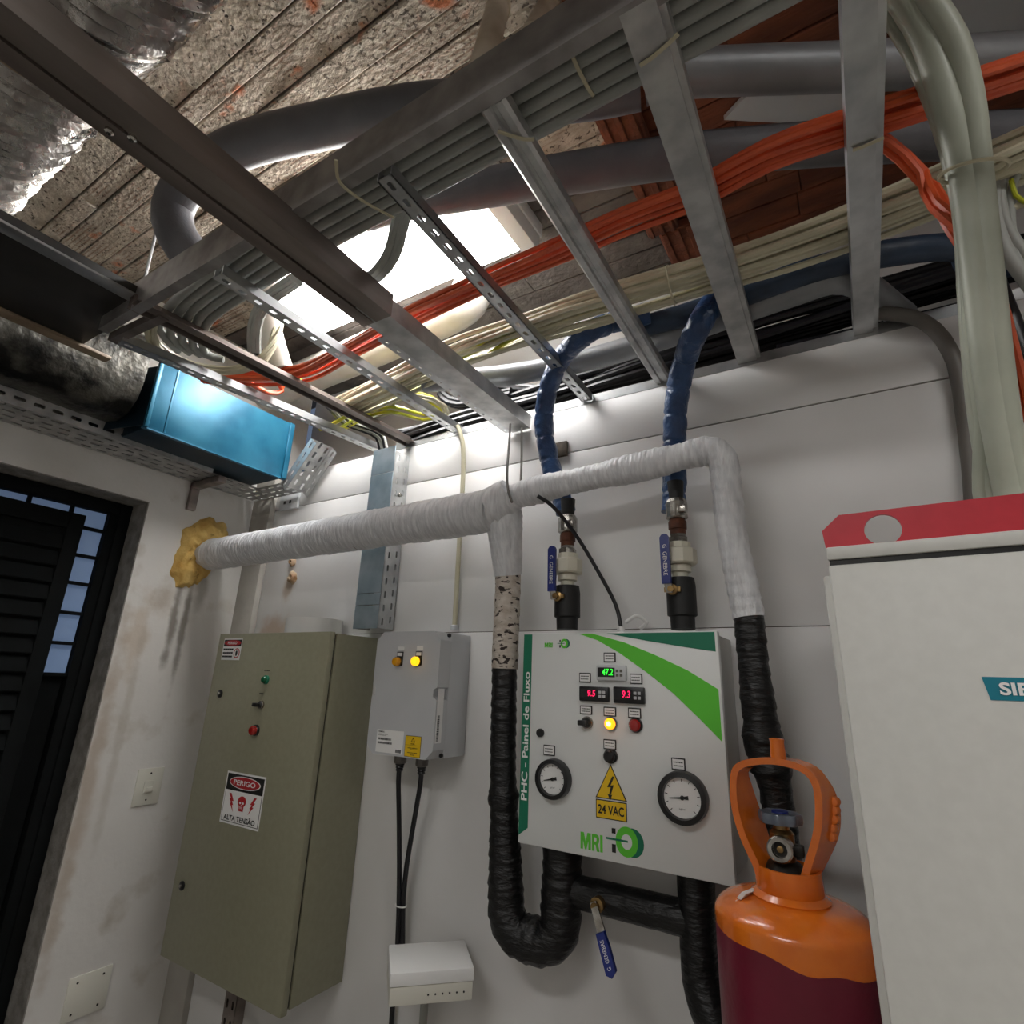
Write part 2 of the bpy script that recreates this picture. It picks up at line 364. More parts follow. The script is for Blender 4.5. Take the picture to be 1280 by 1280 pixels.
# left wall with the door opening
DY1 = 1.03; DZ = 2.14; TH = .30
wl = struct('wall_left', MB().box((XL-TH, DY1, 0), (XL, D+.2, CEIL)).box((XL-TH, -.35, DZ), (XL, DY1, CEIL)).box((XL-TH, YF, 0), (XL, -.35, CEIL)), left_wall_m)
struct('trim_1', MB().box((XL-.14, DY1-.004, 0), (XL+.0015, DY1+.0, DZ), 0).box((XL-.14, -.35, DZ-.004), (XL+.0015, DY1, DZ)), reveal_m)
a = at(315, 680, 'y', D); 
struct('wall_corner', MB().box((XL, D-.03, 0), (XL+.137, D, LEDGE), .004), corner_grey)
struct('wall_right', MB().box((XR, YF, 0), (XR+.1, UPY, CEIL)), white_wall)
struct('wall_front', MB().box((XL-.3, YF-.1, 0), (XR, YF, CEIL)), white_wall)

# slab of clay blocks between mortar, rows along x
ce = struct('ceiling', MB().box((XL-.4, YF-.1, CEIL+.03), (XR, UPY+.1, CEIL+.13)), joint_m)
rows = [-.12, .02, .17, .30, .458, .515, .583, .652, .71, .77, .84, .905, .97, 1.04, 1.11, 1.18, 1.26, 1.34, 1.42, 1.51, 1.60, 1.70, 1.80]
for j in range(len(rows)-1):
    y0, y1 = rows[j], rows[j+1]; x = XL + random.uniform(-.3, 0)
    while x < XR:
        w = random.uniform(.5, 1.3) if x < -.45 else random.uniform(.25, .45); x1 = min(x+w, XR)
        if x < -.40 and x1 > -.52: x1 = -.40
        m = clay if x1 < -.39 and y1 < 1.2 else (darkconc if x1 < -.39 else brownclay)
        if .29 < y0 < .40: m = concrete
        dz = random.uniform(-.004, .004); g = random.uniform(.0012, .0035)
        mb = MB(); n = 4; P = []
        mb.box((x+.0006, y0+g, CEIL+dz), (x1-.0006, y1-g*.6, CEIL+.05), .003, seg=1)
        mb.build('clay_block', m, ce)
        x = x1
struct('ceiling_rear', MB().box((XL-.3, YF, CEIL), (XR, -.12, CEIL+.03)), concrete)

# door: steel frame, grille of panes, dark leaf standing in front of it
XD = -2.50
dr = struct('door_1', MB().box((XD-.05, .985, 0), (XD+.03, DY1-.004, DZ-.005), .004).box((XD-.05, -.34, DZ-.055), (XD+.03, .985, DZ-.005), .004).box((XD-.05,-.35,0),(XD+.03,-.30,DZ-.06)), door_dark)
gy = [.958+.0, .832, .70, .57, .44, .31, .18, .05, -.08, -.21, -.30]; gz = [2.105, 2.012, 1.905, 1.800, 1.690, 1.58, 1.47]
gm = MB()
for yy in gy[1:-1]: gm.box((XD-.012, yy-.006, .9), (XD+.012, yy+.006, 2.105))
for zz in gz[1:]: gm.box((XD-.012, -.3, zz-.006), (XD+.012, .958, zz+.006))
gm.box((XD-.02, .955, .05), (XD+.02, .987, 2.105)).box((XD-.02, -.3, 2.1), (XD+.02, .987, 2.09+.05))
gm.build('window_bar', door_dark, dr)
pb = None
for i in range(len(gy)-1):
    for k in range(len(gz)-1):
        if i > 1 and k > 0: continue
        MB().box((XD-.006, gy[i+1]+.006, gz[k+1]+.006), (XD-.002, gy[i]-.006, gz[k]-.006)).build('pane', pane_m, dr)
MB().box((XD-.03, -.3, .02), (XD-.008, .95, gz[-1]-.006)).box((XD-.03, -.3, gz[-1]), (XD-.012, gy[2], 2.09)).build('back_sheet', door_dark, dr)
# dark leaf (louvred) standing inside the opening
lx = XD+.05
pA, pB = at(107, 645, 'x', lx), at(60, 805, 'x', lx)
ly, lz = pA.y, pA.z
leaf = thing('louvred_shutter', 'dark louvred metal door leaf in front of the blue panes', 'door', (lx, ly-.6, 0.01))
MB().box((lx-.012, ly-.05, .01), (lx+.012, ly, lz), .003).box((lx-.012, -.29, lz-.06), (lx+.012, ly-.05, lz), .003).box((lx-.012, -.29, .01), (lx+.012, -.24, lz-.06)).build('leaf_frame', door_dark, leaf)
MB().box((lx-.012, -.24, .01), (lx-.008, ly-.05, lz-.06)).build('backing', door_dark, leaf)
k = lz-.09
while k > .05:
    MB().prism([(lx-.006, -.24, k), (lx+.010, -.24, k-.05), (lx+.012, -.24, k-.046), (lx-.004, -.24, k+.004)], (0, ly-.05+.24, 0)).build('slat', door_dark, leaf); k -= .062
# reveal niche walls behind opening: dark outer passage
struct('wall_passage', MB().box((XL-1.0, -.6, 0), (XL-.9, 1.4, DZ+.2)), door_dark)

# ------------------------------------------------------------------ lamps
t = thing('batten_luminaire', 'white lit batten luminaire above the cable ladder', 'lamp', (-1.28, 1.16, 2.93))
MB().box((-1.86, 1.00, 2.945), (-.74, 1.32, 2.999), .006).build('housing', lamp_white, t)
MB().box((-1.80, 1.04, 2.885), (-.80, 1.28, 2.944), .01).build('diffuser', lamp_emit, t)
MB().box((-.80, 1.01, 2.88), (-.745, 1.31, 2.946), .004).build('end_cap', lamp_white, t)
MB().box((-1.86, 1.01, 2.88), (-1.80, 1.31, 2.946), .004).build('end_cap', lamp_white, t)
for i, (x, y, lab) in enumerate([(-.6, -1.15, 'lit ceiling luminaire behind the viewer, nearer the door wall'), (1.05, -.15, 'lit ceiling luminaire behind the viewer, over the white cabinet')]):
    t = thing('ceiling_luminaire', lab, 'lamp', (x, y, 2.90), 'room luminaires')
    MB().box((x-.62, y-.16, 2.93), (x+.62, y+.16, 2.999), .006).build('housing', lamp_white, t)
    MB().box((x-.59, y-.13, 2.922), (x+.59, y+.13, 2.929)).build('diffuser', room_emit, t)

# ------------------------------------------------------------------ steel framework under the ceiling
RZ = 2.39
lad = thing('cable_ladder', 'wide galvanised cable ladder of mixed channels hung over the wall', 'cable ladder', (-.7, 1.0, RZ))
rx0 = at(140, 420, 'z', RZ).x
MB().extrude([(-.024,0),(0,0),(0,.09),(-.024,.09),(-.024,.086),(-.004,.086),(-.004,.004),(-.024,.004)], (rx0, .505, RZ), (.75, .505, RZ)).build('side_rail', steel_mid, lad)
def U(w, h, t=.003, lip=.0): return [(-w/2,h),(-w/2,0),(w/2,0),(w/2,h),(w/2-t,h),(w/2-t,t),(-w/2+t,t),(-w/2+t,h)]
def rung(pa, pb, w, h, m, name='rung', prof=None, zo=0):
    a = at(*pa, 'z', RZ); b = at(*pb, 'y', D-.002); b.z = RZ; a.z += zo; b.z += zo
    return MB().extrude(prof or U(w, h), a, b).build(name, m, lad)
RT = .035
rung((165,381),(512,560), .05, RT, steel_dark, prof=[(-.028,.035),(-.028,0),(-.024,0),(-.024,.031),(-.004,.031),(-.004,.004),(.028,.004),(.028,.008),(0,.008),(0,.035)])
rung((615,133),(829,482), .045, RT, steel, prof=[(-.024,.03),(-.024,.006),(-.018,0),(-.006,0),(-.003,.005),(.003,.005),(.006,0),(.018,0),(.024,.006),(.024,.03)])
rung((800,5),(938,464), .055, RT, steel, prof=[(-.03,.04),(-.03,0),(.02,0),(.02,.007),(.03,.007),(.03,.040),(.027,.04),(.027,.010),(.017,.010),(.017,.003),(-.027,.003),(-.027,.04)])
rung((1082,-90),(1083,413), .055, RT, steel_lt, prof=[(-.028,.04),(-.028,0),(.014,0),(.014,.010),(.026,.010),(.026,.040),(.023,.04),(.023,.013),(.011,.013),(.011,.003),(-.025,.003),(-.025,.04)])
def prung(pa, pb, w, zz=RZ, name='slotted_rung', yend=None):
    a = at(*pa, 'z', zz); b = at(*pb, 'y', D-.004) if yend is None else at(*pb, 'z', zz); b.z = zz
    d = (b-a); L = d.length; d.normalize(); s = d.cross(Z)
    mb = MB().perf(a-s*w/2, d, s, Z, L, w, .042, .022, .011, .003)
    mb.prism([a-s*w/2, a-s*(w/2-.003), a-s*(w/2-.003)+Z*.025, a-s*w/2+Z*.025], d*L)
    mb.prism([a+s*w/2, a+s*(w/2-.003), a+s*(w/2-.003)+Z*.025, a+s*w/2+Z*.025], d*L)
    return mb.build(name, steel_lt, lad)
prung((272,345),(573,533), .036)
prung((480,222),(734,503), .036)
prung((150,428),(478,572), .038, RZ-.01)
# end gusset of the ladder and short strut
g0 = at(165, 381, 'z', RZ); g1 = at(140, 428, 'z', RZ)
MB().extrude([(-.012,0),(.012,0),(.012,.025),(-.012,.025)], g1, at(205,398,'z',RZ)).build('end_strut', steel_dark, lad)
# wall angle that carries the rungs
MB().extrude([(0,0),(.03,0),(.03,.003),(.003,.003),(.003,.03),(0,.03)], (.75, D-.001, LEDGE-.004), (-1.50, D-.001, LEDGE-.004)).build('wall_angle', steel_lt, lad)
# long dark beam across, below the ladder, and its lighter continuation
BX0, BX1 = -.955, -.862
bt = thing('roof_beam', 'long dark steel channel beam crossing under the ladder towards the wall', 'beam', (-.9, .5, 2.335))
MB().extrude([(-.0465,.06),(-.0465,0),(-.012,0),(-.012,.006),(-.004,.006),(-.004,0),(.0465,0),(.0465,.06),(.0435,.06),(.0435,.003),(0,.003),(0,.009),(-.015,.009),(-.015,.003),(-.0435,.003),(-.0435,.06)], (-.9085, -.7, 2.335), (-.9085, .80, 2.335)).build('channel', steel_dark, bt)
b2 = MB().extrude([(-.04,.05),(-.04,.022),(-.037,.022),(-.037,.0),(.036,.0),(.036,.05),(.033,.05),(.033,.003),(-.034,.003),(-.034,.05)], (-.905, .74, 2.338), (-.905, D-.004, 2.338)); b2.build('spliced_channel', steel, bt)
MB().perf((-.968, .86, 2.338), Y, X, Z, .63, .027, .045, .012, .007, .003).build('slotted_lip', steel_lt, bt)
sb = MB()
for yy in (.22, .245): bolt(sb, (-.935+.02*(yy>.23), yy, 2.335), -Z, .007)
sb.build('rivet', chrome, bt)
for p in ((190,330),(560,150)):
    pass
# hanger rod from slab to the ladder end
h0 = at(180, 352, 'z', RZ+.09); h1 = V((h0.x+.02, h0.y-.02, CEIL))
tag(MB().tube([h0, h0.lerp(h1,.5), h1], .004, 6).build('hanger_rod', steel), 'thin steel hanger rod from slab to the ladder corner', 'rod')

# ------------------------------------------------------------------ ducts at top left
DZc, DR = 2.70, .17
def duct_y():
    best = None
    for i in range(200):
        y = -.2 + i*.005; s = 0
        for (px, py) in ((245, 2), (120, 158), (2, 292)):
            d = ray(px, py); n = V((d.y, d.z)).normalized(); c = V((y, DZc-1.5)); dist = abs(c.x*n.y - c.y*n.x); s += (dist-DR)**2 if c.x*n.y - c.y*n.x < 0 else 9
        if best is None or s < best[0]: best = (s, y)
    return best[1]
dy = duct_y()
du = thing('foil_duct', 'crinkled silver foil flexible air duct above the dark beam', 'duct', (-1.4, dy, DZc-DR))
def crinkle(r, p=.028, amp=.045, ns=26):
    def f(d, a, t): 
        return r*(1 + amp*math.sin(2*math.pi*d/p + 1.2*nz((a*1.5, d*6, 3))) + .04*nz((d*ns, a*3.5, 0)) + .03*nz((d*60, a*9, 5)))
    return f
xb0, xb1 = -1.16, -1.02
def run(x0, x1): 
    n = int(abs(x1-x0)/.007); return [V((x0+(x1-x0)*i/n, dy, DZc)) for i in range(n+1)]
MB().tube(run(xb1, .6), DR, 40, crinkle(DR)).build('flexible_hose', foil, du, 60)
MB().tube(run(XL+.02, xb0), DR, 40, crinkle(DR)).build('flexible_hose', foil, du, 60)
MB().tube(run(xb0-.02, xb1-.055), DR*1.02, 40).build('tape_band', tape_tan, du)
MB().tube(run(xb1-.055, xb1+.02), DR*1.03, 40, lambda d,a,t: DR*(1.03+.012*nz((d*40,a*4,1)))).build('collar', foil, du)

q = [at(20,285,'z',2.43), at(165,382,'z',2.43), at(150,430,'z',2.43), at(0,392,'z',2.43)]
dk = thing('sheet_metal_duct', 'dark sheet metal air duct with a bright folded edge', 'duct', (-1.7, .2, 2.42))
MB().box((-1.90, -1.2, 2.432), (-1.50, .545, 2.462), .004).build('duct_body', darkduct, dk)
MB().box((-1.53, -1.2, 2.425), (-1.488, .55, 2.4315), .001).build('folded_edge', steel_lt, dk)
MB().box((-1.925, -1.2, 2.422), (-1.885, .62, 2.4315), .001).build('folded_edge', tape_tan, dk)
ins = thing('insulated_duct', 'sooty foil-faced insulated duct running into the blue box', 'duct', (-2.1, .2, 2.33))
MB().tube([V((-2.14, -1.2+i*.02, 2.485)) for i in range(99)], .17, 20, lambda d,a,t: .19*(1+.05*nz((d*9,a*2,0))+.03*nz((d*30,a*6,2))) * (1/max(abs(math.cos(a)),abs(math.sin(a))))**.55 * .86).build('wrapped_body', foil_dark, ins, 60)

bl = thing('blue_plenum_box', 'bright blue film-covered sheet metal plenum box on the slotted tray', 'box', (-2.14, 1.1, 2.29))
bx = -1.985
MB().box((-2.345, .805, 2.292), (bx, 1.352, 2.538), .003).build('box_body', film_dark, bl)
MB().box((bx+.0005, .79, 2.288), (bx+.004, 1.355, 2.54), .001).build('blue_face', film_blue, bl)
MB().box((bx+.003, .79, 2.287), (bx+.016, .803, 2.541), .002).box((bx+.003, .855, 2.29), (bx+.007, .862, 2.54), .001).box((bx+.003, 1.335, 2.287), (bx+.012, 1.358, 2.541), .002).box((bx-.01,.79,2.284),(bx+.006,1.356,2.2895)).build('seam', film_blue, bl)
MB().prism([(bx-.005,.80,2.30),(bx-.005,.80,2.53),(-2.3,.72,2.53),(-2.3,.70,2.29)], (0,.004,0)).build('inlet_flange', film_dark, bl)

# slotted tray along left wall and its inclined end
tr = thing('slotted_cable_tray', 'perforated steel cable tray along the wall above the door', 'cable tray', (-2.27, .6, 2.27))
TZ = 2.275
MB().perf((XL+.004, -.9, TZ), Y, X, Z, 2.05, .19, .05, .034, .012, .002, 4, True).build('tray_base', steel, tr)
MB().perf((XL+.194, -.9, TZ), Y, Z, X, 2.05, .05, .05, .032, .012, .002, 1).build('tray_side', steel, tr)
P0 = at(330, 622, 'y', 1.47); P0 = V((-2.20, 1.30, 2.262))
e0 = V((-2.20, 1.16, TZ)); 
sl_d = V((.15, .0, .176)).normalized()
MB().perf((XL+.004, 1.36, TZ), X, Y, Z, .335, .12, .05, .034, .012, .002, 3, True).build('tray_corner', steel, tr)
MB().perf((XL+.004, 1.15, TZ), Y, X, Z, .21, .19, .05, .034, .012, .002, 4, True).build('tray_base', steel, tr)
nn_ = sl_d.cross(Y)
MB().perf((-2.02, 1.365, TZ), sl_d, Y, -nn_, .24, .115, .048, .032, .011, .002, 3, True).build('inclined_base', steel, tr)
MB().perf((-2.02, 1.365, TZ), sl_d, -nn_, Y, .24, .05, .048, .030, .010, .002, 1).build('inclined_side', steel, tr)
MB().perf((-2.02, 1.478, TZ), sl_d, -nn_, Y, .24, .05, .048, .030, .010, .002, 1).build('inclined_side', steel, tr)
bk = thing('wall_bracket', 'small dark steel bracket under the slotted tray', 'bracket', (XL+.03, 1.19, 2.15))
MB().box((XL+.001, 1.17, 2.15), (XL+.022, 1.205, 2.27), .003).build('upright', steel_dark, bk)
MB().box((XL+.001, 1.17, 2.245), (XL+.21, 1.205, 2.271), .003).build('arm', steel_dark, bk)

# ------------------------------------------------------------------ foam lagged pipes in the void
def ext0(P, d=1.0): return [P[0]+(P[0]-P[1]).normalized()*d] + P
def ext1(P, d=1.0): return P + [P[-1]+(P[-1]-P[-2]).normalized()*d]
def pxpath(L): return [at(p[0], p[1], p[2], p[3]) for p in L]
def pipe(name, label, P, r, m, step=.03, seg=18, wob=.02, cat='pipe', group=None):
    o = MB().tube(catmull(P, step), r, seg, lambda d,a,t: r*(1+wob*nz((d*7,math.cos(a),math.sin(a))))).build(name, m)
    return tag(o, label, cat, group)
pa = pxpath([(246,330,'z',2.52),(222,296,'z',2.58),(216,262,'z',2.66),(240,222,'z',2.72),(300,184,'z',2.74),(400,158,'z',2.75),(520,136,'z',2.75),(640,128,'z',2.75),(740,118,'z',2.75),(800,105,'z',2.75)])
pipe('lagged_pipe', 'thick dark grey foam lagged pipe curving down at its left end', pa, WS(26, pa[5]), foam_grey)
pa2 = pxpath([(806,103,'z',2.75),(860,92,'z',2.75),(1060,84,'z',2.75),(1290,72,'z',2.75)])
pipe('lagged_pipe', 'silver-grey lagged pipe at top right behind the thick cables', ext1(pa2), WS(26, pa2[1]), foam_light, wob=.01)
pb = pxpath([(455,266,'z',2.68),(505,252,'z',2.68),(600,236,'z',2.68),(740,212,'z',2.68),(880,192,'z',2.68),(1060,178,'z',2.68),(1290,166,'z',2.68)])
pipe('lagged_pipe', 'straight dark foam lagged pipe passing behind the orange cables', ext1(pb), WS(23, pb[2]), foam_grey)
pc = pxpath([(530,478,'z',2.46),(640,468,'z',2.46),(740,448,'z',2.46),(860,412,'z',2.46),(985,368,'z',2.46),(1060,350,'z',2.46)])
pipe('lagged_pipe', 'light grey lagged pipe lying above the wall ledge', pc+[pc[-1]+V((.12,.22,0))], WS(14, pc[2]), foam_light)
# white pvc drain in the void, lit by the lamp
pd = pxpath([(300,505,'z',2.82),(410,460,'z',2.83),(500,420,'z',2.84),(560,392,'z',2.85),(584,376,'z',2.88),(592,358,'z',2.96)])
pipe('drain_pipe', 'thick white plastic drain pipe bending up beside the lamp', pd, WS(24, pd[2]), pvc)
pe = pxpath([(628,-10,'z',2.95),(617,30,'z',2.72),(600,92,'z',2.53)])
o = thing('drain_stub', 'dirty white plastic pipe dropping from the slab behind the rail', 'pipe', pe[2])
rp = WS(15, pe[1])
MB().tube(catmull([pe[0]+V((0,0,.02)), pe[1], pe[2]], .03), rp, 16).build('pipe_body', pvc_dirty, o)
MB().tube([pe[0].lerp(pe[1],.45), pe[0].lerp(pe[1],.62)], rp*1.12, 16).build('socket', pvc_dirty, o)
pf = [at(690,-8,'z',2.9), at(664,42,'z',2.56)]
tag(MB().tube(catmull(pf,.05), WS(10,pf[0]), 14).build('drain_stub', pvc_dirty), 'short dirty plastic pipe at the top edge, right of the longer one', 'pipe')
pg = pxpath([(338,352,'z',2.75),(336,400,'z',2.62),(342,430,'z',2.55),(352,462,'z',2.47)])
pipe('drain_pipe', 'white plastic pipe dropping between the left rungs', pg, WS(14, pg[1]), pvc)

# bare clay pieces hanging off the slab and a tilted sheet
for i, (y0, y1, dx, w, dz) in enumerate([(1.02,1.20,0,.11,.05),(1.21,1.36,.02,.13,.07),(1.37,1.50,.0,.10,.06),(1.51,1.68,.03,.12,.05)]):
    mb = MB().box((-.43+dx, y0, CEIL-dz), (-.43+dx+w, y1, CEIL-.009), .006, seg=1)
    for kk in range(3): mb.box((-.43+dx+.01+kk*w/3, y0-.002, CEIL-dz-.008), (-.43+dx+w/3*(kk+.7), y1-.006, CEIL-dz), .002, seg=1)
    mb.build('broken_block', brownclay, ce)
sh = [at(905,150,'z',2.978), at(1062,158,'z',2.978), at(1062,112,'z',2.978), at(935,118,'z',2.978)]
tag(MB().prism(sh, (0,0,.016)).build('loose_sheet', lightgrey), 'pale grey loose sheet lying above the foam pipe', 'sheet')
sh = [at(1110,55,'z',2.978), at(1285,40,'z',2.978), at(1285,-8,'z',2.978), at(1180,0,'z',2.978)]
tag(MB().prism(sh, (0,0,.016)).build('loose_sheet', lightgrey), 'pale grey sheet at the top right corner behind thick cables', 'sheet')

# ------------------------------------------------------------------ cables
def bundle(name, P, n, r, w, h, mats, label, group, cat='cable', step=.035, wander=.6, seed=0, seg=7):
    rnd = random.Random(seed); path = catmull(P, step); N = len(path); cum = [0]
    for i in range(1, N): cum.append(cum[-1]+(path[i]-path[i-1]).length)
    for k in range(n):
        nl = max(1, int(round(math.sqrt(n*h/max(w,1e-3))))); per = math.ceil(n/nl)
        a0 = ((k % per)+.5)/per*2-1; b0 = ((k//per)+.5)/nl*2-1
        ph = rnd.uniform(0, 50); pts = []
        for i, p in enumerate(path):
            t = (path[min(i+1,N-1)]-path[max(i-1,0)]).normalized(); s = t.cross(Z)
            s = s.normalized() if s.length > .05 else X; u = s.cross(t)
            a = a0 + wander*nz((cum[i]*2.2, ph, 0)); b = b0 + wander*nz((cum[i]*2.2, ph, 9))
            pts.append(p + s*(a*w/2) + u*(b*h/2))
        m = mats[k % len(mats)] if isinstance(mats, list) else mats
        lb = label
        tag(MB().tube(pts, r, seg).build(name, m), lb, cat, group)
def tie(P, i, r, label, flat=1.0):
    path = catmull(P, .03); j = min(len(path)-2, int(i*len(path))); p = path[j]; t = (path[j+1]-path[j]).normalized(); s = t.cross(Z).normalized(); u = s.cross(t)
    ring = [p + s*math.cos(2*math.pi*k/16)*r + u*math.sin(2*math.pi*k/16)*r*flat for k in range(17)]
    mb = MB().tube(ring, .0025, 6).tube([ring[12], ring[12]+s*.02-u*.01], .002, 5); mb.box(ring[12]-V((.004,.004,.004)), ring[12]+V((.004,.004,.004)))
    tag(mb.build('cable_tie', tie_m), label, 'cable tie')
CZ = 2.455
orp = pxpath([(1300,82,'z',2.50),(1160,128,'z',2.48),(1060,160,'z',CZ),(960,194,'z',CZ),(870,240,'z',CZ),(780,275,'z',CZ),(690,318,'z',CZ),(600,356,'z',CZ),(520,392,'z',CZ),(440,436,'z',CZ),(380,466,'z',CZ),(320,472,'z',CZ),(250,470,'z',CZ)])
bundle('orange_cable', ext0(orp), 8, .0068, .066, .034, cab_or, 'orange cable in the long loose bundle lying across the ladder', 'orange cables on the ladder', seed=1, wander=.4)
orq = pxpath([(1066,170,'z',2.455),(1106,178,'z',2.455),(1150,220,'z',2.40),(1185,275,'y',1.0),(1215,320,'y',1.02),(1245,372,'y',1.08),(1262,430,'y',1.12),(1288,520,'y',1.16)])
orq += [V((orq[-1].x+.03, orq[-1].y, 1.90)), V((orq[-1].x+.03, orq[-1].y, 1.70))]
bundle('orange_cable', orq, 4, .0065, .026, .02, cab_or, 'orange cable of the branch that drops at the right edge', 'orange cables dropping right', seed=2, wander=.35)
orr = pxpath([(300,470,'z',CZ),(335,490,'z',CZ),(352,488,'z',CZ+.03),(350,478,'z',CZ+.05)])
bundle('orange_cable', orr, 3, .006, .02, .015, cab_or, 'short looped orange cable above the blue box', 'orange loops over the blue box', seed=3)
bep = pxpath([(1300,185,'z',CZ),(1180,236,'z',CZ),(1080,275,'z',CZ),(960,318,'z',CZ),(840,356,'z',CZ),(720,392,'z',CZ),(640,420,'z',CZ),(570,446,'z',CZ),(500,478,'z',CZ),(430,512,'z',CZ)])
bundle('beige_cable', ext0(bep, .8), 16, .0075, .105, .052, cab_be, 'beige cable in the thick bundle lying across the ladder', 'beige cables on the ladder', seed=4, wander=.42)
yep = pxpath([(760,372,'z',CZ+.01),(690,400,'z',CZ+.0),(630,420,'z',CZ-.01),(570,452,'z',CZ),(520,478,'z',CZ),(470,512,'z',CZ),(420,540,'z',CZ-.02)])
bundle('yellow_green_cable', yep, 3, .0058, .06, .04, cab_ye, 'yellow-green earth cable woven into the beige bundle', 'earth cables in the beige bundle', seed=5, wander=1.0)
ylp = pxpath([(470,515,'z',CZ),(500,495,'z',CZ),(540,500,'z',CZ-.02),(555,515,'z',CZ-.03),(530,522,'z',CZ-.03),(490,512,'z',CZ-.02),(455,520,'z',CZ-.01)])
bundle('looped_cable', ylp, 5, .0055, .035, .03, [cab_ye, cab_be, cab_be, cab_ye, cab_be], 'thin cable looped back in a coil near the wall', 'looped cables near the wall', seed=6, wander=.8)
# grey conduits side by side just inside the rail
for i in range(5):
    yy = .545 + i*.024; zz = RZ+.052
    r = .0115
    pts = [V((.75, yy, zz)), V((.2, yy, zz)), V((-.3, yy, zz)), V((-.75+.02*i, yy, zz)), V((-.95, yy+.004*nz((i,1,1)), zz)), V((-1.2, yy+.01, zz)), V((-1.45, yy+.03, zz-.004)), V((-1.6, yy+.07+.01*i, zz-.008)), V((-1.66+.02*i, yy+.16, zz-.01))]
    tag(MB().tube(catmull(pts, .04), r, 10).build('grey_conduit', cab_gr), ['grey conduit lying against the side rail', 'second grey conduit from the side rail', 'third grey conduit from the side rail, the middle one of five', 'fourth grey conduit from the side rail', 'fifth grey conduit, farthest from the side rail'][i], 'conduit', 'grey conduits along the rail')
cp = pxpath([(505,262,'z',2.47),(498,290,'z',2.44),(490,318,'z',2.42),(470,345,'z',2.43),(440,356,'z',2.47)])
bundle('hanging_grey_cable', cp, 3, .011, .03, .02, cab_gr, 'grey cable sagging in front of the lit lamp', 'grey cables sagging by the lamp', seed=8, wander=.3)
cq = pxpath([(370,350,'z',2.50),(330,380,'z',2.55),(318,410,'z',2.50),(318,440,'z',2.45)])
bundle('hanging_grey_cable', cq, 3, .011, .03, .02, cab_gr, 'grey cable dropping beside the white pipe between left rungs', 'grey cables dropping left', seed=9, wander=.3)
cl = pxpath([(192,395,'z',2.42),(188,412,'z',2.42),(195,432,'z',2.42),(225,452,'z',2.42),(262,462,'z',2.42),(300,462,'z',2.43),(330,448,'z',2.46),(345,420,'z',2.55),(350,395,'z',2.68)])
bundle('loop_cable', cl, 4, .008, .03, .02, cab_be, 'beige cable looping at the ladder end over the blue box', 'beige loops over the blue box', seed=10, wander=.3)
# black cables along the ledge
bkp = pxpath([(505,552,'y',1.55),(560,536,'y',1.56),(660,508,'y',1.58),(760,478,'y',1.60),(880,440,'y',1.62),(1000,404,'y',1.64),(1110,372,'y',1.64),(1240,330,'y',1.64)])
bundle('black_cable', ext1(bkp, .6), 20, .0105, .12, .075, cab_bk, 'black cable in the dark bundle lying on the wall ledge', 'black cables on the ledge', seed=11, wander=.5)
bkl = pxpath([(640,492,'y',1.53),(575,505,'y',1.53),(553,492,'y',1.54),(560,476,'y',1.55),(600,480,'y',1.56),(680,488,'y',1.58)])
bundle('black_cable', bkl, 3, .012, .03, .03, cab_bk, 'black cable turned back in a loop above the wall', 'looped black cables', seed=12, wander=.4)
bkm = pxpath([(960,352,'y',1.66),(1060,322,'y',1.68),(1200,300,'y',1.68)])
bundle('black_cable', ext1([V((p.x,p.y,2.468)) for p in bkm], .9), 10, .018, .08, .10, cab_bk, 'thick black cable in the heap on the ledge at right', 'thick black cables at right', seed=13, wander=.4)
# thick grey-green cables falling to the white cabinet
ggs = [((1122,-12),(1158,50),(1184,130),(1206,220),(1222,350),(1238,480),(1262,612)), ((1152,-12),(1192,50),(1212,120),(1224,220),(1238,350),(1252,480),(1272,612)),
       ((1100,0),(1136,60),(1176,160),(1200,260),(1208,380),(1218,500),(1236,614)), ((1110,20),(1150,90),(1192,200),(1209,330),(1214,430),(1226,520),(1226,614))]
gl = ['thick pale grey-green cable, frontmost of those falling into the white cabinet', 'thick pale grey-green cable, rightmost of those falling into the cabinet', 'thinner grey-green cable, left edge of the falling bunch', 'thinner grey-green cable tucked behind the falling bunch']
for i, L in enumerate(ggs):
    ds = [.80,.84,.88,.93,.98,1.02,1.06] if i < 2 else [.84,.88,.93,.98,1.03,1.06,1.09]
    P = [at(px, py, 'y', d) for (px, py), d in zip(L, ds)]
    P.append(P[-1]+V((0,0,-.06)))
    tag(MB().tube(catmull(P, .03), [.0205,.0185,.012,.011][i], 14).build('supply_cable', cab_gg), gl[i], 'cable', 'grey-green supply cables')
P = [at(1205,212,'y',.92), at(1237,206,'y',.92)]
c0 = at(1216, 214, 'y', .92); u1 = (P[1]-P[0]).normalized(); v1 = V((0,.9,.25)).normalized()
tag(MB().tube([c0+u1*math.cos(k*math.pi/10)*.042+v1*math.sin(k*math.pi/10)*.030 for k in range(21)], .003, 6).build('cable_tie', tie_m), 'pale nylon tie around the thick grey-green cables', 'cable tie')
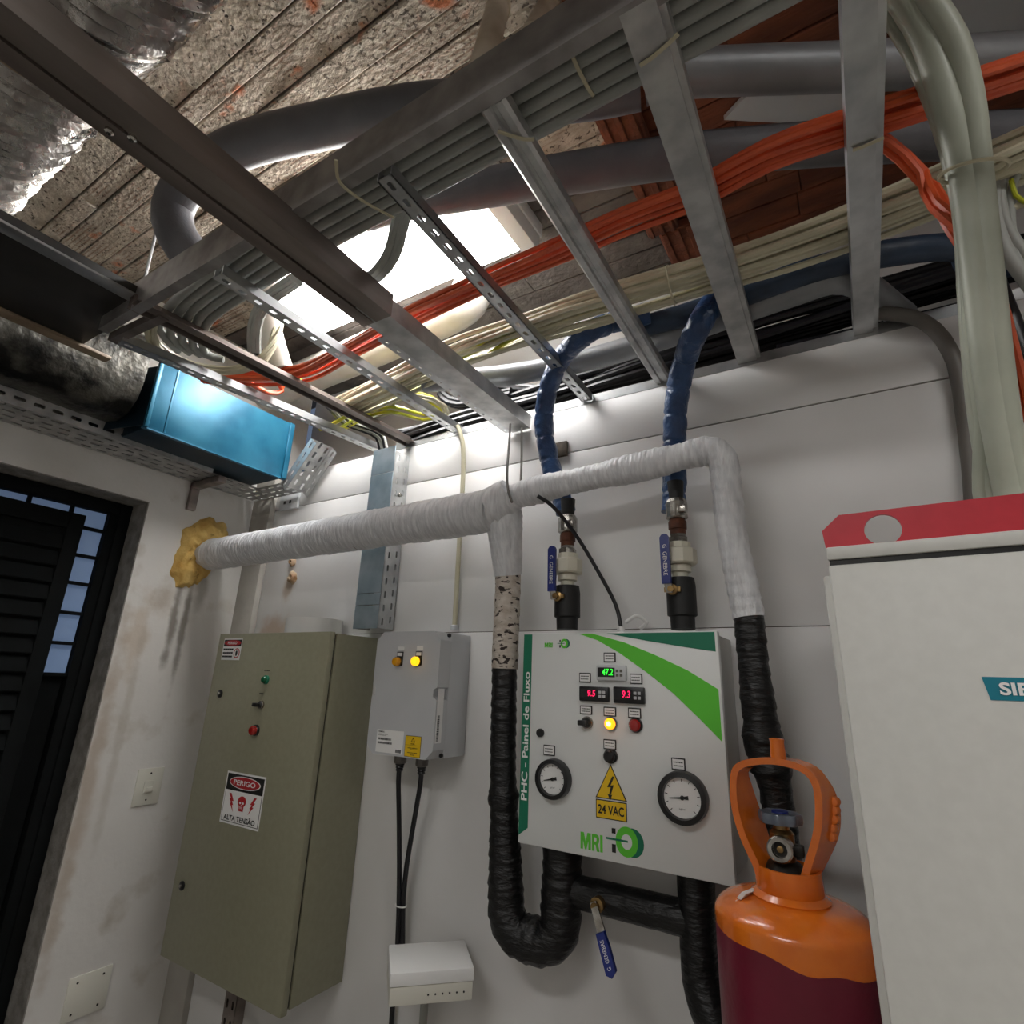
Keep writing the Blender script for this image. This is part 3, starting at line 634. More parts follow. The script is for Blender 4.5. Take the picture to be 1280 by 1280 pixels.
# coil at right edge
for i, L in enumerate([((1285,170),(1252,200),(1244,250),(1256,310),(1290,360)), ((1290,190),(1268,225),(1264,280),(1275,330),(1292,345)), ((1262,262),(1280,255),(1292,262)), ((1292,160),(1262,190),(1250,240),(1262,290),(1292,330))]):
    P = [at(px,py,'y',1.15) for px,py in L]
    tag(MB().tube(catmull(P,.02), [.012,.007,.006,.01][i], 10).build('coiled_cable', cab_gr if i != 2 else cab_be), ['thick grey cable curving at the right edge', 'thin grey cable inside the right-edge coil', 'short beige cable crossing the right-edge coil', 'second grey cable nested in the right-edge coil'][i], 'cable', 'coil at the right edge')
P = pxpath([(1264,225,'y',1.14),(1270,245,'y',1.14),(1286,254,'y',1.14)])
tag(MB().tube(catmull(P,.02),.004,8).build('coiled_cable', cab_ye), 'thin yellow wire in the right-edge coil', 'cable', 'coil at the right edge')
P = pxpath([(1098,391,'y',1.47),(1140,396,'y',1.47),(1168,412,'y',1.47),(1188,440,'y',1.475),(1200,480,'y',1.48),(1215,600,'y',1.48),(1220,720,'y',1.48)])
tag(MB().tube(catmull(P,.03), .017, 12).build('bent_conduit', cab_dg), 'dark grey conduit bending down the wall at right', 'conduit')
P = pxpath([(1285,455,'y',1.2),(1262,400,'y',1.2),(1240,340,'y',1.2),(1236,300,'y',1.2)])
tag(MB().tube(catmull([P[3]+V((-.02,.05,.12)),P[3],P[2],P[1],P[0],V((P[0].x+.05,1.2,1.95)),V((P[0].x+.06,1.2,1.70))],.03), .017, 10).build('black_riser', cab_bk), 'black cable behind the orange drop at the right edge', 'cable')
# blue lagged pipe feeding two blue hoses
bp = pxpath([(1300,306,'z',2.47),(1200,290,'z',2.47),(1100,300,'z',2.47),(1010,322,'z',2.47),(930,352,'z',2.47),(870,374,'z',2.47),(790,398,'z',2.47)])
pipe('blue_lagged_pipe', 'dark blue-grey lagged pipe behind the beige cables', [bp[0]+V((.9,.05,0))]+[p+V((0,.05,.0)) for p in bp], .030, bluegrey_wrap, wob=.05)
VX1, VX2, VY = at(709,770,'y',1.40).x, at(853,770,'y',1.40).x, 1.40
def hose(L, r, label):
    P = [at(*p) for p in L]; path = catmull(P, .006)
    o = thing('blue_hose', label, 'hose', P[-1], 'blue hoses')
    MB().tube(path, r, 20, lambda d,a,t: r*(1 + .10*nz((d*34,math.cos(a)*1.4,math.sin(a)*1.4)) - .13*math.exp(-((d % .075-.037)/.004)**2) + .03*nz((d*80,a*3,2)))).build('wrapped_tube', blue_wrap, o, 60)
    return o
hose([(812,392,'z',2.48),(770,402,'z',2.47),(735,416,'y',1.22),(705,444,'y',1.27),(686,484,'y',1.33),(680,530,'y',1.38),(688,580,'y',1.41),(702,622,'y',1.42),(707,640,'y',1.42)], .030, 'blue wrapped hose curving down to the left valve')
hose([(905,362,'z',2.50),(892,378,'z',2.47),(872,410,'y',1.25),(856,450,'y',1.33),(846,500,'y',1.39),(843,560,'y',1.42),(843,610,'y',1.42),(842,640,'y',1.42)], .032, 'blue wrapped hose dropping to the right valve')
tie(orp, .12, .036, 'nylon tie on the orange cables near the right channel', .7)
tie(bep, .36, .055, 'nylon tie on the beige bundle right of the wide channel', .7)
tie(bep, .72, .055, 'nylon tie on the beige bundle near the lamp', .7)
tie(orp, .62, .036, 'nylon tie on the orange cables over the slotted channel', .7)
def strap(pp, z, label):
    path = catmull([at(px,py,'z',z) for px,py in pp], .01)
    tag(MB().tube(path, .0035, 6, sq=.5).build('cable_tie', tie_m), label, 'cable tie')
strap([(715,68),(722,85),(735,110),(742,120)], RZ+.036, 'nylon tie across the grey conduits by the rail')
strap([(800,82),(815,72),(835,55),(848,42)], RZ-.003, 'nylon tie across the wide channel at the top')
strap([(622,164),(640,170),(655,174),(668,174)], RZ-.003, 'nylon tie round the shiny channel below the conduits')
strap([(420,200),(425,228),(455,252),(492,272)], RZ-.006, 'nylon tie hanging from the side rail')
strap([(1066,188),(1080,183),(1105,172)], RZ-.004, 'dark tie round the rightmost channel')

# ------------------------------------------------------------------ wall things: pipes
# yellow foam round the hole in the door wall
fp = [(228,662),(246,652),(262,646),(282,655),(286,668),(272,676),(262,690),(256,704),(262,716),(250,728),(236,735),(220,733),(214,714),(218,694),(226,682)]
fpts = [at(px, py, 'x', XL+.001) for px, py in fp]
mb = MB(); cen = sum(fpts, V())/len(fpts); ext = []
for i in range(len(fpts)):
    p_, q_ = fpts[i], fpts[(i+1) % len(fpts)]
    for k in range(4):
        e_ = p_.lerp(q_, k/4); ext.append(cen+(e_-cen)*(1+.10*nz((i*1.7+k*.6, 3, 1))+.06*nz((i*5+k*2.3, 8, 1))))
prev = None
for k in range(14):
    t_ = k/13; s_ = 1-t_*.97; h = .034*min(1, (t_*3.2)**.6)
    rg = []
    for i, p in enumerate(ext):
        q = cen + (p-cen)*s_; q.x = XL + .0005 + h*(1 + .7*nz((q.y*22, q.z*22, 4)) + .45*nz((q.y*60, q.z*60, 2)))*(k > 0); rg.append(mb.bm.verts.new(q))
    if prev:
        for i in range(len(rg)): mb.face([prev[i], prev[(i+1)%len(rg)], rg[(i+1)%len(rg)], rg[i]])
    prev = rg
mb.face(prev)
tag(mb.build('foam_filler', foam_y, None, 60), 'yellow expanded foam patch around the pipe hole in the door wall', 'foam patch')

PY = 1.30
hole = at(262, 694, 'y', PY); hole.x = XL+.02
zP = 1.982
wp = thing('white_wrapped_pipe', 'white tape-wrapped pipe from the foam hole to the panel legs', 'pipe', (-1.3, PY, zP-.05))
rA = WS(24, (-1.4, PY, zP))*.98
tx = at(628, 640, 'y', PY).x
main = [V((XL+.012, PY, zP-.004)), V((tx-.03, PY, zP+.006))]
n = 260; path = [main[0].lerp(main[1], i/n) for i in range(n+1)]
MB().tube(path, rA, 32, wrapf(rA, .024, .05, .06)).build('main_run', tape_white, wp, 60)
LEGY = 1.36
legtop = V((at(630,650,'y',LEGY).x, LEGY, 0))
lx1 = at(631, 830, 'y', LEGY).x
zl = at(631, 836, 'y', LEGY).z
el = rounded([V((tx-.06, PY, zP+.004)), V((lx1+.0, PY+.02, zP+.012)), V((lx1, LEGY, 1.80))], .075, .006)
rB = WS(17, (lx1, LEGY, 1.8))
MB().tube(el, rA*.9, 24, lambda d,a,t: (rA*.95*(1-t)+rB*1.02*t)*(1+.035*(((d/.018+a/6.28) % 1)-.5)+.03*nz((d*30,a*2,1)))).build('elbow', tape_white, wp, 60)
zpeel = at(632, 700, 'y', LEGY).z
p1 = [V((lx1, LEGY, 1.81)).lerp(V((lx1, LEGY, zpeel)), i/12) for i in range(13)]
MB().tube(p1, rB, 22, wrapf(rB, .02, .06, .06)).build('drop_leg', tape_white_z, wp, 60)
p1 = [V((lx1, LEGY, zpeel)).lerp(V((lx1, LEGY, zl)), i/60) for i in range(61)]
MB().tube(p1, rB*.93, 22, lambda d,a,t: rB*.93*(1+.07*nz((d*45,math.cos(a)*2,math.sin(a)*2))+.04*nz((d*110,a*5,1)))).build('peeling_leg', tape_peel, wp, 60)
# right section, thinner, along to the second drop
P2 = [at(638, 622, 'y', PY), at(700, 605, 'y', PY+.01), at(800, 584, 'y', PY+.02)]
x2 = at(917, 700, 'y', 1.33).x; z2 = at(895, 560, 'y', 1.33).z
end = at(936, 772, 'y', 1.33)
rC = WS(16, P2[2])
bpath = rounded([P2[0], P2[1], P2[2], V((x2-.005, 1.33, z2+.002)), V((x2, 1.33, 1.85)), V((end.x, 1.33, end.z))], .06, .005)
def rr2(d, a, t):
    b = .0
    for c, w, h in ((.36,.05,.18),(.43,.03,.12),(.10,.06,.22),(.55,.05,.12)): b += h*math.exp(-((t-c)/w)**2)
    return rC*(1+b)*(1 + .09*(((d/.028 + a/6.28) % 1)-.5) + .06*nz((d*26, math.cos(a)*1.5, math.sin(a)*1.5)))
MB().tube(bpath, rC, 24, rr2).build('branch_run', tape_white, wp, 60)
MB().tube([V((tx-.03+.02*i, PY, zP+.012+.012*i)) for i in range(4)], rA, 24, lambda d,a,t: rA*(1.03-.25*t)*(1+.06*nz((d*30,a*2,3)))).build('tee_wrap', tape_white, wp, 60)

bt1 = thing('black_wrapped_pipe', 'black tape-wrapped pipe left of the panel, looping beneath it', 'pipe', (lx1, 1.40, 1.0))
e1 = at(632, 1172, 'y', 1.37); u0 = at(700, 1190, 'y', 1.38); 
zu = at(700, 1185, 'y', 1.38).z
lowx = at(703, 1090, 'y', 1.40).x
pth = rounded([V((lx1, LEGY, zl)), V((lx1+.002, LEGY+.005, 1.3)), V((at(633,1180,'y',1.37).x, 1.37, zu)), V((lowx, 1.39, zu+.0)), V((lowx, 1.40, 1.135))], .06, .006)
rD = WS(16, (lx1, LEGY, 1.4)); 
tot = sum((pth[i+1]-pth[i]).length for i in range(len(pth)-1))
dn = zl - at(626, 997, 'y', LEGY).z
def rr3(d, a, t):
    r = rD + (WS(26, u0)-rD)*min(1, max(0, (t-.35)/.35))
    r *= 1 + .22*math.exp(-((d-dn)/.016)**2)
    return r*(1 + .09*(((d/.030 + a/6.28) % 1)-.5) + .05*nz((d*28, math.cos(a)*1.5, math.sin(a)*1.5)))
MB().tube(pth, rD, 26, rr3).build('looped_leg', tape_black, bt1, 60)
ta = at(700, 1112, 'y', 1.40); tb = at(872, 1148, 'y', 1.40)
zt = (ta.z+tb.z)/2
rE = WS(23, tb)
hx2 = tb.x
pth = rounded([V((lowx, 1.40, zt)), V((hx2, 1.40, zt))], .05, .01)
MB().tube(pth, rE*.9, 24, wrapf(rE*.9, .05, .02, .03)).build('cross_run', tape_black, bt1, 60)
pth = rounded([V((hx2, 1.40, 1.135)), V((hx2, 1.40, at(868,1230,'y',1.4).z)), V((hx2+.045, 1.38, at(905,1300,'y',1.38).z)), V((hx2+.05, 1.38, .72))], .08, .01)
MB().tube(pth, rE, 26, lambda d,a,t: rE*(1+.08*math.exp(-((d-.26)/.05)**2))*(1+.03*(((d/.05+a/6.28)%1)-.5)+.03*nz((d*20,a*2,7)))).build('outlet_leg', tape_black, bt1, 60)
# lever of the valve buried in the cross run
lv = at(748, 1130, 'y', 1.40-rE); le = at(772, 1216, 'y', 1.33)
MB().lathe([(.016,-.01),(.016,.012),(.009,.014),(.009,.024)], lv, -Y, 12).build('valve_stem', brass, bt1)
d = (le-lv); d.normalize(); s = d.cross(Y).normalized(); L = (le-lv).length
mb = MB(); o0 = lv-Y*.02
mb.prism([o0-s*.008-d*.01, o0+s*.008-d*.01, o0+s*.010+d*.05, o0-s*.010+d*.05], -Y*.004); mb.build('lever_shank', chrome, bt1)
lvr = MB().prism([o0+d*.045-s*.010-Y*.002, o0+d*.045+s*.010-Y*.002, o0+d*(L*.6)+s*.013-Y*.002, o0+d*(L-.008)+s*.012-Y*.002, o0+d*L-Y*.002, o0+d*(L-.008)-s*.012-Y*.002, o0+d*(L*.6)-s*.011-Y*.002], -Y*.010).build('lever_sleeve', lever_b, bt1)
text('G  GENEBRE', .009, whitep, o0+d*(L*.68)-Y*.0128, -d, -s if s.x > 0 else s, lvr, depth=-.0008, width=L*.42)
bt2 = thing('black_wrapped_pipe', 'black tape-wrapped pipe on the right drop behind the gas cylinder', 'pipe', (end.x, 1.33, .8))
b2e = at(972, 1005, 'y', 1.36)
pth = catmull([V((end.x, 1.33, end.z+.004)), at(944, 850, 'y', 1.335), at(955, 930, 'y', 1.345), b2e, V((b2e.x+.01, 1.37, .85))], .006)
rG = WS(18, (end.x, 1.33, 1.6))
MB().tube(pth, rG, 26, lambda d,a,t: rG*(1+.30*math.exp(-((d-.255)/.03)**2)+.34*math.exp(-((d-.31)/.022)**2)+.12*math.exp(-((d-.18)/.03)**2))*(1+.09*(((d/.034+a/6.28)%1)-.5)+.05*nz((d*26,a*2,8)))).build('wrapped_leg', tape_black, bt2, 60)

# ------------------------------------------------------------------ two valve stacks over the panel
def valve(ax, zs, label, side):
    # zs: sleeve bottom, sleeve top, union top, nipple top, clamp top
    c = V((ax, VY, 0)); root = thing('ball_valve', label, 'valve', (ax, VY, zs[0]), 'valves over the panel')
    r = .034
    MB().lathe([(r*.85,zs[0]),(r*.88,zs[0]+.03),(r*1.06,zs[0]+.034),(r*1.06,zs[1]-.02),(r*.98,zs[1])], c, Z, 22).build('rubber_sleeve', rubber, root)
    h = zs[2]-zs[1]
    MB().lathe([(.020,zs[1]),(.020,zs[1]+h*.12),(.028,zs[1]+h*.14),(.028,zs[1]+h*.28),(.022,zs[1]+h*.30)], c, Z, 12).build('lower_collar', cream, root)
    mb = MB().lathe([(.040,zs[1]+h*.30),(.044,zs[1]+h*.33),(.044,zs[1]+h*.62),(.038,zs[1]+h*.66),(.030,zs[1]+h*.68),(.030,zs[1]+h*.80)], c, Z, 10)
    mb.build('union_nut', cream, root, 20)
    MB().lathe([(.026,zs[1]+h*.80),(.026,zs[1]+h*.92),(.021,zs[1]+h*.94),(.021,zs[2])], c, Z, 6).build('hex_fitting', chrome, root, 20)
    MB().lathe([(.020,zs[2]),(.020,zs[2]+.012),(.023,zs[2]+.014),(.023,zs[3]-.006),(.019,zs[3])], c, Z, 12).build('nipple', rust, root)
    MB().lathe([(.022,zs[3]),(.028,zs[3]+.004),(.028,zs[4]-.01),(.023,zs[4])], c, Z, 14).build('hose_clamp', chrome, root, 20)
    MB().box(c+V((.012,-.036,zs[3]+.01)), c+V((.032,-.018,zs[3]+.03)), .002).build('clamp_screw', chrome, root)
    MB().lathe([(.019,zs[4]),(.022,zs[4]+.05)], c, Z, 14).build('hose_tail', rubber, root)
    pv = c + V((-.010, -r*1.06, zs[1]-.034))
    MB().lathe([(.014,0),(.014,.010),(.008,.012),(.008,.022)], pv, -Y, 10).box(pv+V((-.02,-.008,-.006)), pv+V((.02,-.002,.006))).build('stem_nut', brass, root)
    q = pv + V((-.004, -.016, 0)); top = zs[2]-.02-q.z
    MB().prism([q+V((-.008,0,-.010)), q+V((.008,0,-.010)), q+V((.006,-.004,.028)), q+V((-.014,-.004,.028))], (0,-.004,0)).build('lever_shank', chrome, root)
    lx0 = -.004
    MB().prism([q+V((lx0-.011,-.003,.012)), q+V((lx0+.011,-.003,.012)), q+V((lx0+.011,-.003,top-.02)), q+V((lx0+.011,-.003,top)), q+V((lx0+.007,-.003,top+.007)), q+V((lx0,-.003,top+.009)), q+V((lx0-.007,-.003,top+.007)), q+V((lx0-.012,-.003,top))], (0,-.010,0)).build('lever_sleeve', lever_b, root)
    text('G  GENEBRE', .010, whitep, q+V((lx0, -.0136, top*.55)), -Z, X, root, depth=.0004, width=(top-.02)*.72)
za = [at(709,p,'y',VY).z for p in (787,733,683,667,645)]
zb = [at(852,p,'y',VY).z for p in (787,723,668,649,624)]
valve(VX1, za, 'ball valve with blue lever under the left blue hose', -1)
valve(VX2, zb, 'ball valve with blue lever under the right blue hose', 1)

# ------------------------------------------------------------------ flow panel
PF = 1.31
def fp2(px, py, e=0): return at(px, py, 'y', PF-e)
def cr4(cx, cy): return (630+cx*.234375, 770+cy*.234375)
def q4(cx, cy, e=.0): return fp2(*cr4(cx, cy), e)
pl = thing('flow_panel', 'light grey wall panel with green graphics, gauges and lit displays', 'control panel', (-.51, 1.4, 1.13))
pX0, pX1, pZ0, pZ1 = -.764, -.264, 1.130, 1.628
MB().box((pX0+.006, PF+.022, pZ0+.006), (pX1-.006, D-.008, pZ1-.006), .003).build('enclosure', panel_side, pl)
door = MB().box((pX0, PF, pZ0), (pX1, PF+.020, pZ1), .003).build('door', panel_paint, pl)
def decal(pts, m, parent, name='print', e=.0008, th=.0006):
    return MB().prism([V((p.x, PF-e, p.z)) for p in pts], (0, th, 0)).build(name, m, parent)
decal([V((pX0+.002,0,pZ1-.003)), V((pX0+.027,0,pZ1-.003)), V((pX0+.027,0,q4(125,1130).z)), V((pX0+.002,0,q4(70,1165).z))], dgreen, door, 'green_strip')
text('PHC - Painel de Fluxo', .017, whitep, V((pX0+.0145, PF-.0011, (q4(110,980).z+q4(130,300).z)/2)), Z, -X, door, off=.022, width=q4(130,300).z-q4(110,985).z)
sw = [(398,90),(470,88),(640,140),(800,205),(980,290),(1150,392),(1158,530),(1166,672),(1040,545),(900,410),(760,300),(620,200),(500,130)]
P = [q4(*p) for p in sw]
for p in P: p.z = min(p.z, pZ1-.003); p.x = min(p.x, pX1-.006)
decal(P, lgreen, door, 'green_swoosh')
P = [q4(*p) for p in [(548,93),(1132,80),(1135,190),(960,165),(760,132)]]
for p in P: p.z = min(p.z, pZ1-.003); p.x = min(p.x, pX1-.006)
decal(P, dgreen, door, 'green_wedge')
def logo(cx, cy, s, txt_h, tw, tx):
    c = q4(cx, cy)
    tc = V((q4(tx, cy).x, 0, q4(tx, cy + (8 if s < .02 else 0)).z)); x0, z0, hh, ww = tc.x-tw/2, tc.z-txt_h/2, txt_h, tw
    def L_(pts): decal([V((x0+p[0]*ww, 0, z0+p[1]*hh)) for p in pts], lgreen, door, 'letter')
    L_([(0,0),(.11,0),(.11,.55),(.2,0),(.27,0),(.36,.55),(.36,0),(.47,0),(.47,1),(.32,1),(.235,.45),(.15,1),(0,1)])
    L_([(.52,0),(.63,0),(.63,.38),(.68,.38),(.74,0),(.86,0),(.79,.43),(.84,.55),(.85,.75),(.82,.92),(.74,1),(.52,1)])
    L_([(.89,0),(1,0),(1,1),(.89,1)])
    decal([V((x0+p[0]*ww, 0, z0+p[1]*hh)) for p in [(.63,.57),(.69,.57),(.73,.62),(.73,.76),(.69,.81),(.63,.81)]], panel_paint, door, 'letter_counter', .0012, .0004)
    decal(circ(c+V((s*.45,0,0)), s*.85, X, Z, 24, s*.95), dgreen, door, 'logo_shade', .0007, .0004)
    decal(circ(c, s*.85, X, Z, 24, s), lgreen, door, 'logo_disc', .0010, .0004)
    decal(circ(c, s*.42, X, Z, 20, s*.5), panel_paint, door, 'logo_eye', .0014, .0004)
    decal([c+V((-s*1.6,0,.003*s/.03)), c+V((-s*1.6,0,-.001*s/.03)), c+V((s*.1,0,-.001*s/.03)), c+V((s*.1,0,.003*s/.03))], dgreen, door, 'logo_bar', .0017, .0003)
    decal([c+V((-s*1.15,0,s*.4)), c+V((-s*.85,0,s*.4)), c+V((-s*.85,0,s*.75)), c+V((-s*1.15,0,s*.75))], blackp, door, 'logo_mark', .0008, .0004)
    decal([c+V((-s*1.15,0,-s*.85)), c+V((-s*.85,0,-s*.85)), c+V((-s*.85,0,-s*.3)), c+V((-s*1.15,0,-s*.3))], blackp, door, 'logo_mark', .0008, .0004)
logo(655, 1205, .030, .034, .054, 467)
logo(322, 147, .012, .012, .023, 238)
def plate(cx0, cy0, cx1, cy1, parent=pl, nl=2):
    a, b = q4(cx0, cy0), q4(cx1, cy1); z1 = (q4(cx0,cy0).z+q4(cx1,cy0).z)/2; z0 = (q4(cx0,cy1).z+q4(cx1,cy1).z)/2
    lp = MB().box((a.x, PF-.003, z0), (b.x, PF, z1), .0008, seg=1).build('label_plate', blackpl, parent)
    MB().box((a.x+.0025, PF-.0036, z0+.0025), (b.x-.0025, PF-.003, z1-.0025)).build('label_face', whitep, lp)
    mb = MB(); w = b.x-a.x
    for k in range(nl):
        zz = z0+(z1-z0)*(.64-.28*k); xx = a.x+.005
        rn = random.Random(k+int(cx0))
        while xx < b.x-.006:
            ww = rn.uniform(.0015,.003); mb.box((xx, PF-.0038, zz-.0011), (min(xx+ww, b.x-.005), PF-.0036, zz+.0011)); xx += ww+.0007
    tag(mb.build('fine_print', blackp, lp), kind='stuff')
for r4 in ((533,195,597,247),(403,303,465,355),(672,308,740,363),(407,478,472,525),(533,485,600,535),(663,490,733,545),(532,658,600,712),(213,688,273,744),(893,757,970,822)): plate(*r4)
def controller(cx0, cy0, cx1, cy1, body, face, digits, led, lab):
    a, b = q4(cx0, cy0, .012), q4(cx1, cy1, .012); z1 = (q4(cx0,cy0,.012).z+q4(cx1,cy0,.012).z)/2; z0 = (q4(cx0,cy1,.012).z+q4(cx1,cy1,.012).z)/2
    o = MB().box((a.x, PF-.012, z0), (b.x, PF, z1), .003).build('controller', body, pl); o['label'] = lab
    w, h = b.x-a.x, z1-z0
    MB().box((a.x+w*.06, PF-.0128, z0+h*.22), (a.x+w*.64, PF-.0119, z1-h*.16), .0004, seg=1).build('display', face, o)
    text(digits, h*.42, led, V((a.x+w*(.40 if led == led_g else .44), PF-.0132, z0+h*.55)), X, Z, o, off=.01, shear=.12, name='digits', width=w*(.36 if led == led_g else .26))
    for i in range(2):
        for j in range(2):
            kx = a.x+w*(.72+.13*i); kz = z0+h*(.36+.28*j)
            MB().box((kx-w*.045, PF-.0135, kz-h*.09), (kx+w*.045, PF-.0119, kz+h*.09), .0005, seg=1).build('key', lightgrey if body == blackpl else cab_dg, o)
controller(490,262,650,345, lightgrey, blackpl, '47.2', led_g, 'white controller with green digits')
controller(399,376,557,456, blackpl, blackpl, '9.5', led_r, 'black controller with red digits, left')
controller(580,378,748,468, blackpl, blackpl, '9.3', led_r, 'black controller with red digits, right')
def knob(cx, cy, r, m, name, h=.018, ring=chrome, core=None, lab=None):
    c = q4(cx, cy, .01); c.y = PF
    b = MB().lathe([(r*1.12,0),(r*1.12,.006),(r*1.0,.008)], c, -Y, 24).build(name, ring, pl)
    if lab: b['label'] = lab
    MB().lathe([(r*.92,.006),(r*.92,h-.004),(r*.7,h),(.001,h+.001)], c, -Y, 24).build('cap', m, b)
    if core: MB().lathe([(r*.42,h),(r*.36,h+.0035),(.001,h+.004)], c, -Y, 16).build('glow', core, b)
    return b, c
b, c = knob(437, 570, .013, blackpl, 'selector_switch', .014)
MB().box(c+V((-.016,-.026,-.006)), c+V((.006,-.014,.006)), .002).build('selector_lever', blackpl, b)
knob(565, 575, .0135, orange_on, 'pilot_lamp', .018, chrome, orange_core, 'lit orange pilot lamp')
knob(697, 583, .0145, red_l, 'push_button', .016, blackpl, None, 'red push button')
knob(563, 748, .0145, blackpl, 'buzzer', .020, blackpl)
knob(186, 624, .009, blackpl, 'door_lock', .006, blackpl)
def gauge(cx, cy, R0, lab, ang):
    c = q4(cx, cy, .02); c.y = PF
    g = MB().lathe([(R0,0),(R0,.016),(R0*.97,.022),(R0*.78,.024),(R0*.74,.012),(R0*.735,.012)], c, -Y, 40, cap=False).build('gauge', blackpl, pl); g['label'] = lab
    MB().lathe([(R0*.75,.011),(R0*.75,.013)], c, -Y, 36).build('dial', whitep, g)
    mb = MB()
    for k in range(11):
        a = R(225-27*k); u = V((math.cos(a),0,math.sin(a))); w = V((-u.z,0,u.x))
        p = c-Y*.0132
        mb.prism([p+u*R0*.60-w*.0007, p+u*R0*.70-w*.0007, p+u*R0*.70+w*.0007, p+u*R0*.60+w*.0007], (0,-.0004,0))
    tag(mb.build('scale_marks', blackp, g), kind='stuff')
    text('kgf/cm²' if R0 > .04 else 'bar', R0*.09, blackp, c+V((0,-.0132,-R0*.42)), X, Z, g, depth=.0003, name='dial_lettering')
    u = V((math.cos(ang),0,math.sin(ang))); w = V((-u.z,0,u.x)); p = c-Y*.0145
    MB().prism([p-u*R0*.52-w*.0008, p-u*R0*.52+w*.0008, p+w*.002, p+u*R0*.25+w*.004, p+u*R0*.25-w*.004, p-w*.002], (0,-.0008,0)).build('needle', blackp, g)
    MB().lathe([(R0*.09,.0135),(R0*.07,.018)], c, -Y, 12).build('needle_hub', blackp, g)
gauge(252, 872, .045, 'smaller pressure gauge at left', R(12))
gauge(946, 973, .0525, 'larger pressure gauge at right', R(6))
# 24 VAC warning sign
tri = [q4(570,800), q4(497,962), q4(648,985)]
tz0 = (tri[1].z+tri[2].z)/2; tri[1].z = tri[2].z = tz0; mid = (tri[1].x+tri[2].x)/2; tri[0].x = mid
decal([tri[0]+V((0,0,.004)), tri[1]+V((-.004,0,-.002)), tri[2]+V((.004,0,-.002))], blackp, door, 'sign_border', .0008)
decal(tri, yellowp, door, 'warning_triangle', .0016)
cz = tz0 + (tri[0].z-tz0)*.36; k = .017
bo = [(.25,1.3),(-.5,-.1),(.0,-.05),(-.25,-1.0),(-.45,-.9),(-.1,-1.7),(.2,-.95),(0,-1.0),(.45,.25),(-.02,.15),(.55,1.3)]
decal([V((mid+p[0]*k,0,cz+p[1]*k)) for p in bo], blackp, door, 'lightning_bolt', .0022)
za_, zb_ = q4(570,975).z-.004, q4(570,1092).z+.002
decal([V((tri[1].x-.003,0,zb_)), V((tri[2].x+.003,0,zb_)), V((tri[2].x+.003,0,za_)), V((tri[1].x-.003,0,za_))], blackp, door, 'sign_border', .0008)
decal([V((tri[1].x-.001,0,zb_+.002)), V((tri[2].x+.001,0,zb_+.002)), V((tri[2].x+.001,0,za_-.002)), V((tri[1].x-.001,0,za_-.002))], yellowp, door, 'sign_plate', .0016)
text('24 VAC', .019, blackp, V((mid, PF-.0022, (za_+zb_)/2)), X, Z, door, off=.02, width=.062)
# gland and probe lead at the top of the panel
g0 = at(776, 782, 'y', 1.42); g0.z = pZ1-.006
gl_ = thing('probe_cable', 'thin black probe cable from the wrapped pipe to the panel top', 'cable', g0)
MB().lathe([(.016,0),(.016,.014),(.011,.016),(.011,.03)], g0, Z, 8).build('cable_gland', whitep, gl_, 20)
pp = [at(672,620,'y',1.262), at(692,634,'y',1.29), at(722,672,'y',1.36), at(752,722,'y',1.40), at(770,757,'y',1.42), g0+V((0,0,.03)), g0+V((0,0,.01))]
MB().tube(catmull(pp,.015), .0055, 8).build('lead', cab_bk, gl_)
wl_ = [at(782,778,'y',1.44), at(796,770,'y',1.45), at(808,778,'y',1.46), at(800,786,'y',1.46)]
tag(MB().tube(catmull(wl_,.008), .005, 8).build('white_lead', whitep), 'short white lead curled on the panel top', 'cable')
# hanger wires looped on pipe
def wire(L, label, r=.0035):
    tag(MB().tube(catmull([at(*p) for p in L],.012), r, 6).build('hanger_wire', cab_dg), label, 'wire')
wire([(638,530,'y',1.32),(636,560,'y',1.30),(634,590,'y',1.27),(635,612,'y',1.258),(640,628,'y',1.255)], 'thin dark hanger wire, left of the pair above the white pipe')
wire([(652,535,'y',1.34),(652,570,'y',1.32),(651,602,'y',1.30)], 'thin dark hanger wire, right of the pair above the white pipe')
w0 = at(691,556,'y',D-.001); w1 = at(710,570,'y',D-.001)
tag(MB().box((w0.x, D-.012, w1.z), (w1.x, D-.0005, w0.z), .002).build('wood_batten', wood), 'short weathered wood batten on the wall behind the left hose', 'batten')

# ------------------------------------------------------------------ beige electrical cabinet
BF = 1.27
def b2(px, py, e=0): return at(px, py, 'y', BF-e)
cX0, cX1, cZ0, cZ1 = -2.096, -1.478, .598, 1.640
cb = thing('electrical_cabinet', 'grey-beige steel electrical cabinet with danger stickers in the corner', 'cabinet', (-1.78, 1.38, cZ0))
MB().box((cX0+.008, BF+.030, cZ0+.008), (cX1, D-.008, cZ1-.004), .003).build('body', beige_paint, cb)
MB().box((cX0+.012, BF+.022, cZ0+.012), (cX1-.006, BF+.032, cZ1-.01)).build('door_gasket', blackpl, cb)
cdoor = MB().box((cX0, BF, cZ0), (cX1+.002, BF+.022, cZ1), .003).build('door', beige_paint, cb)
def cdec(pts, m, parent, name, e=.0008, th=.0006): return MB().prism([V((p[0], BF-e, p[1])) for p in pts], (0, th, 0)).build(name, m, parent)
def rect(x0, z0, x1, z1): return [(x0,z0),(x1,z0),(x1,z1),(x0,z1)]
def ell(cx, cz, rx, rz, n=28): return [(cx+rx*math.cos(2*math.pi*k/n), cz+rz*math.sin(2*math.pi*k/n)) for k in range(n)]
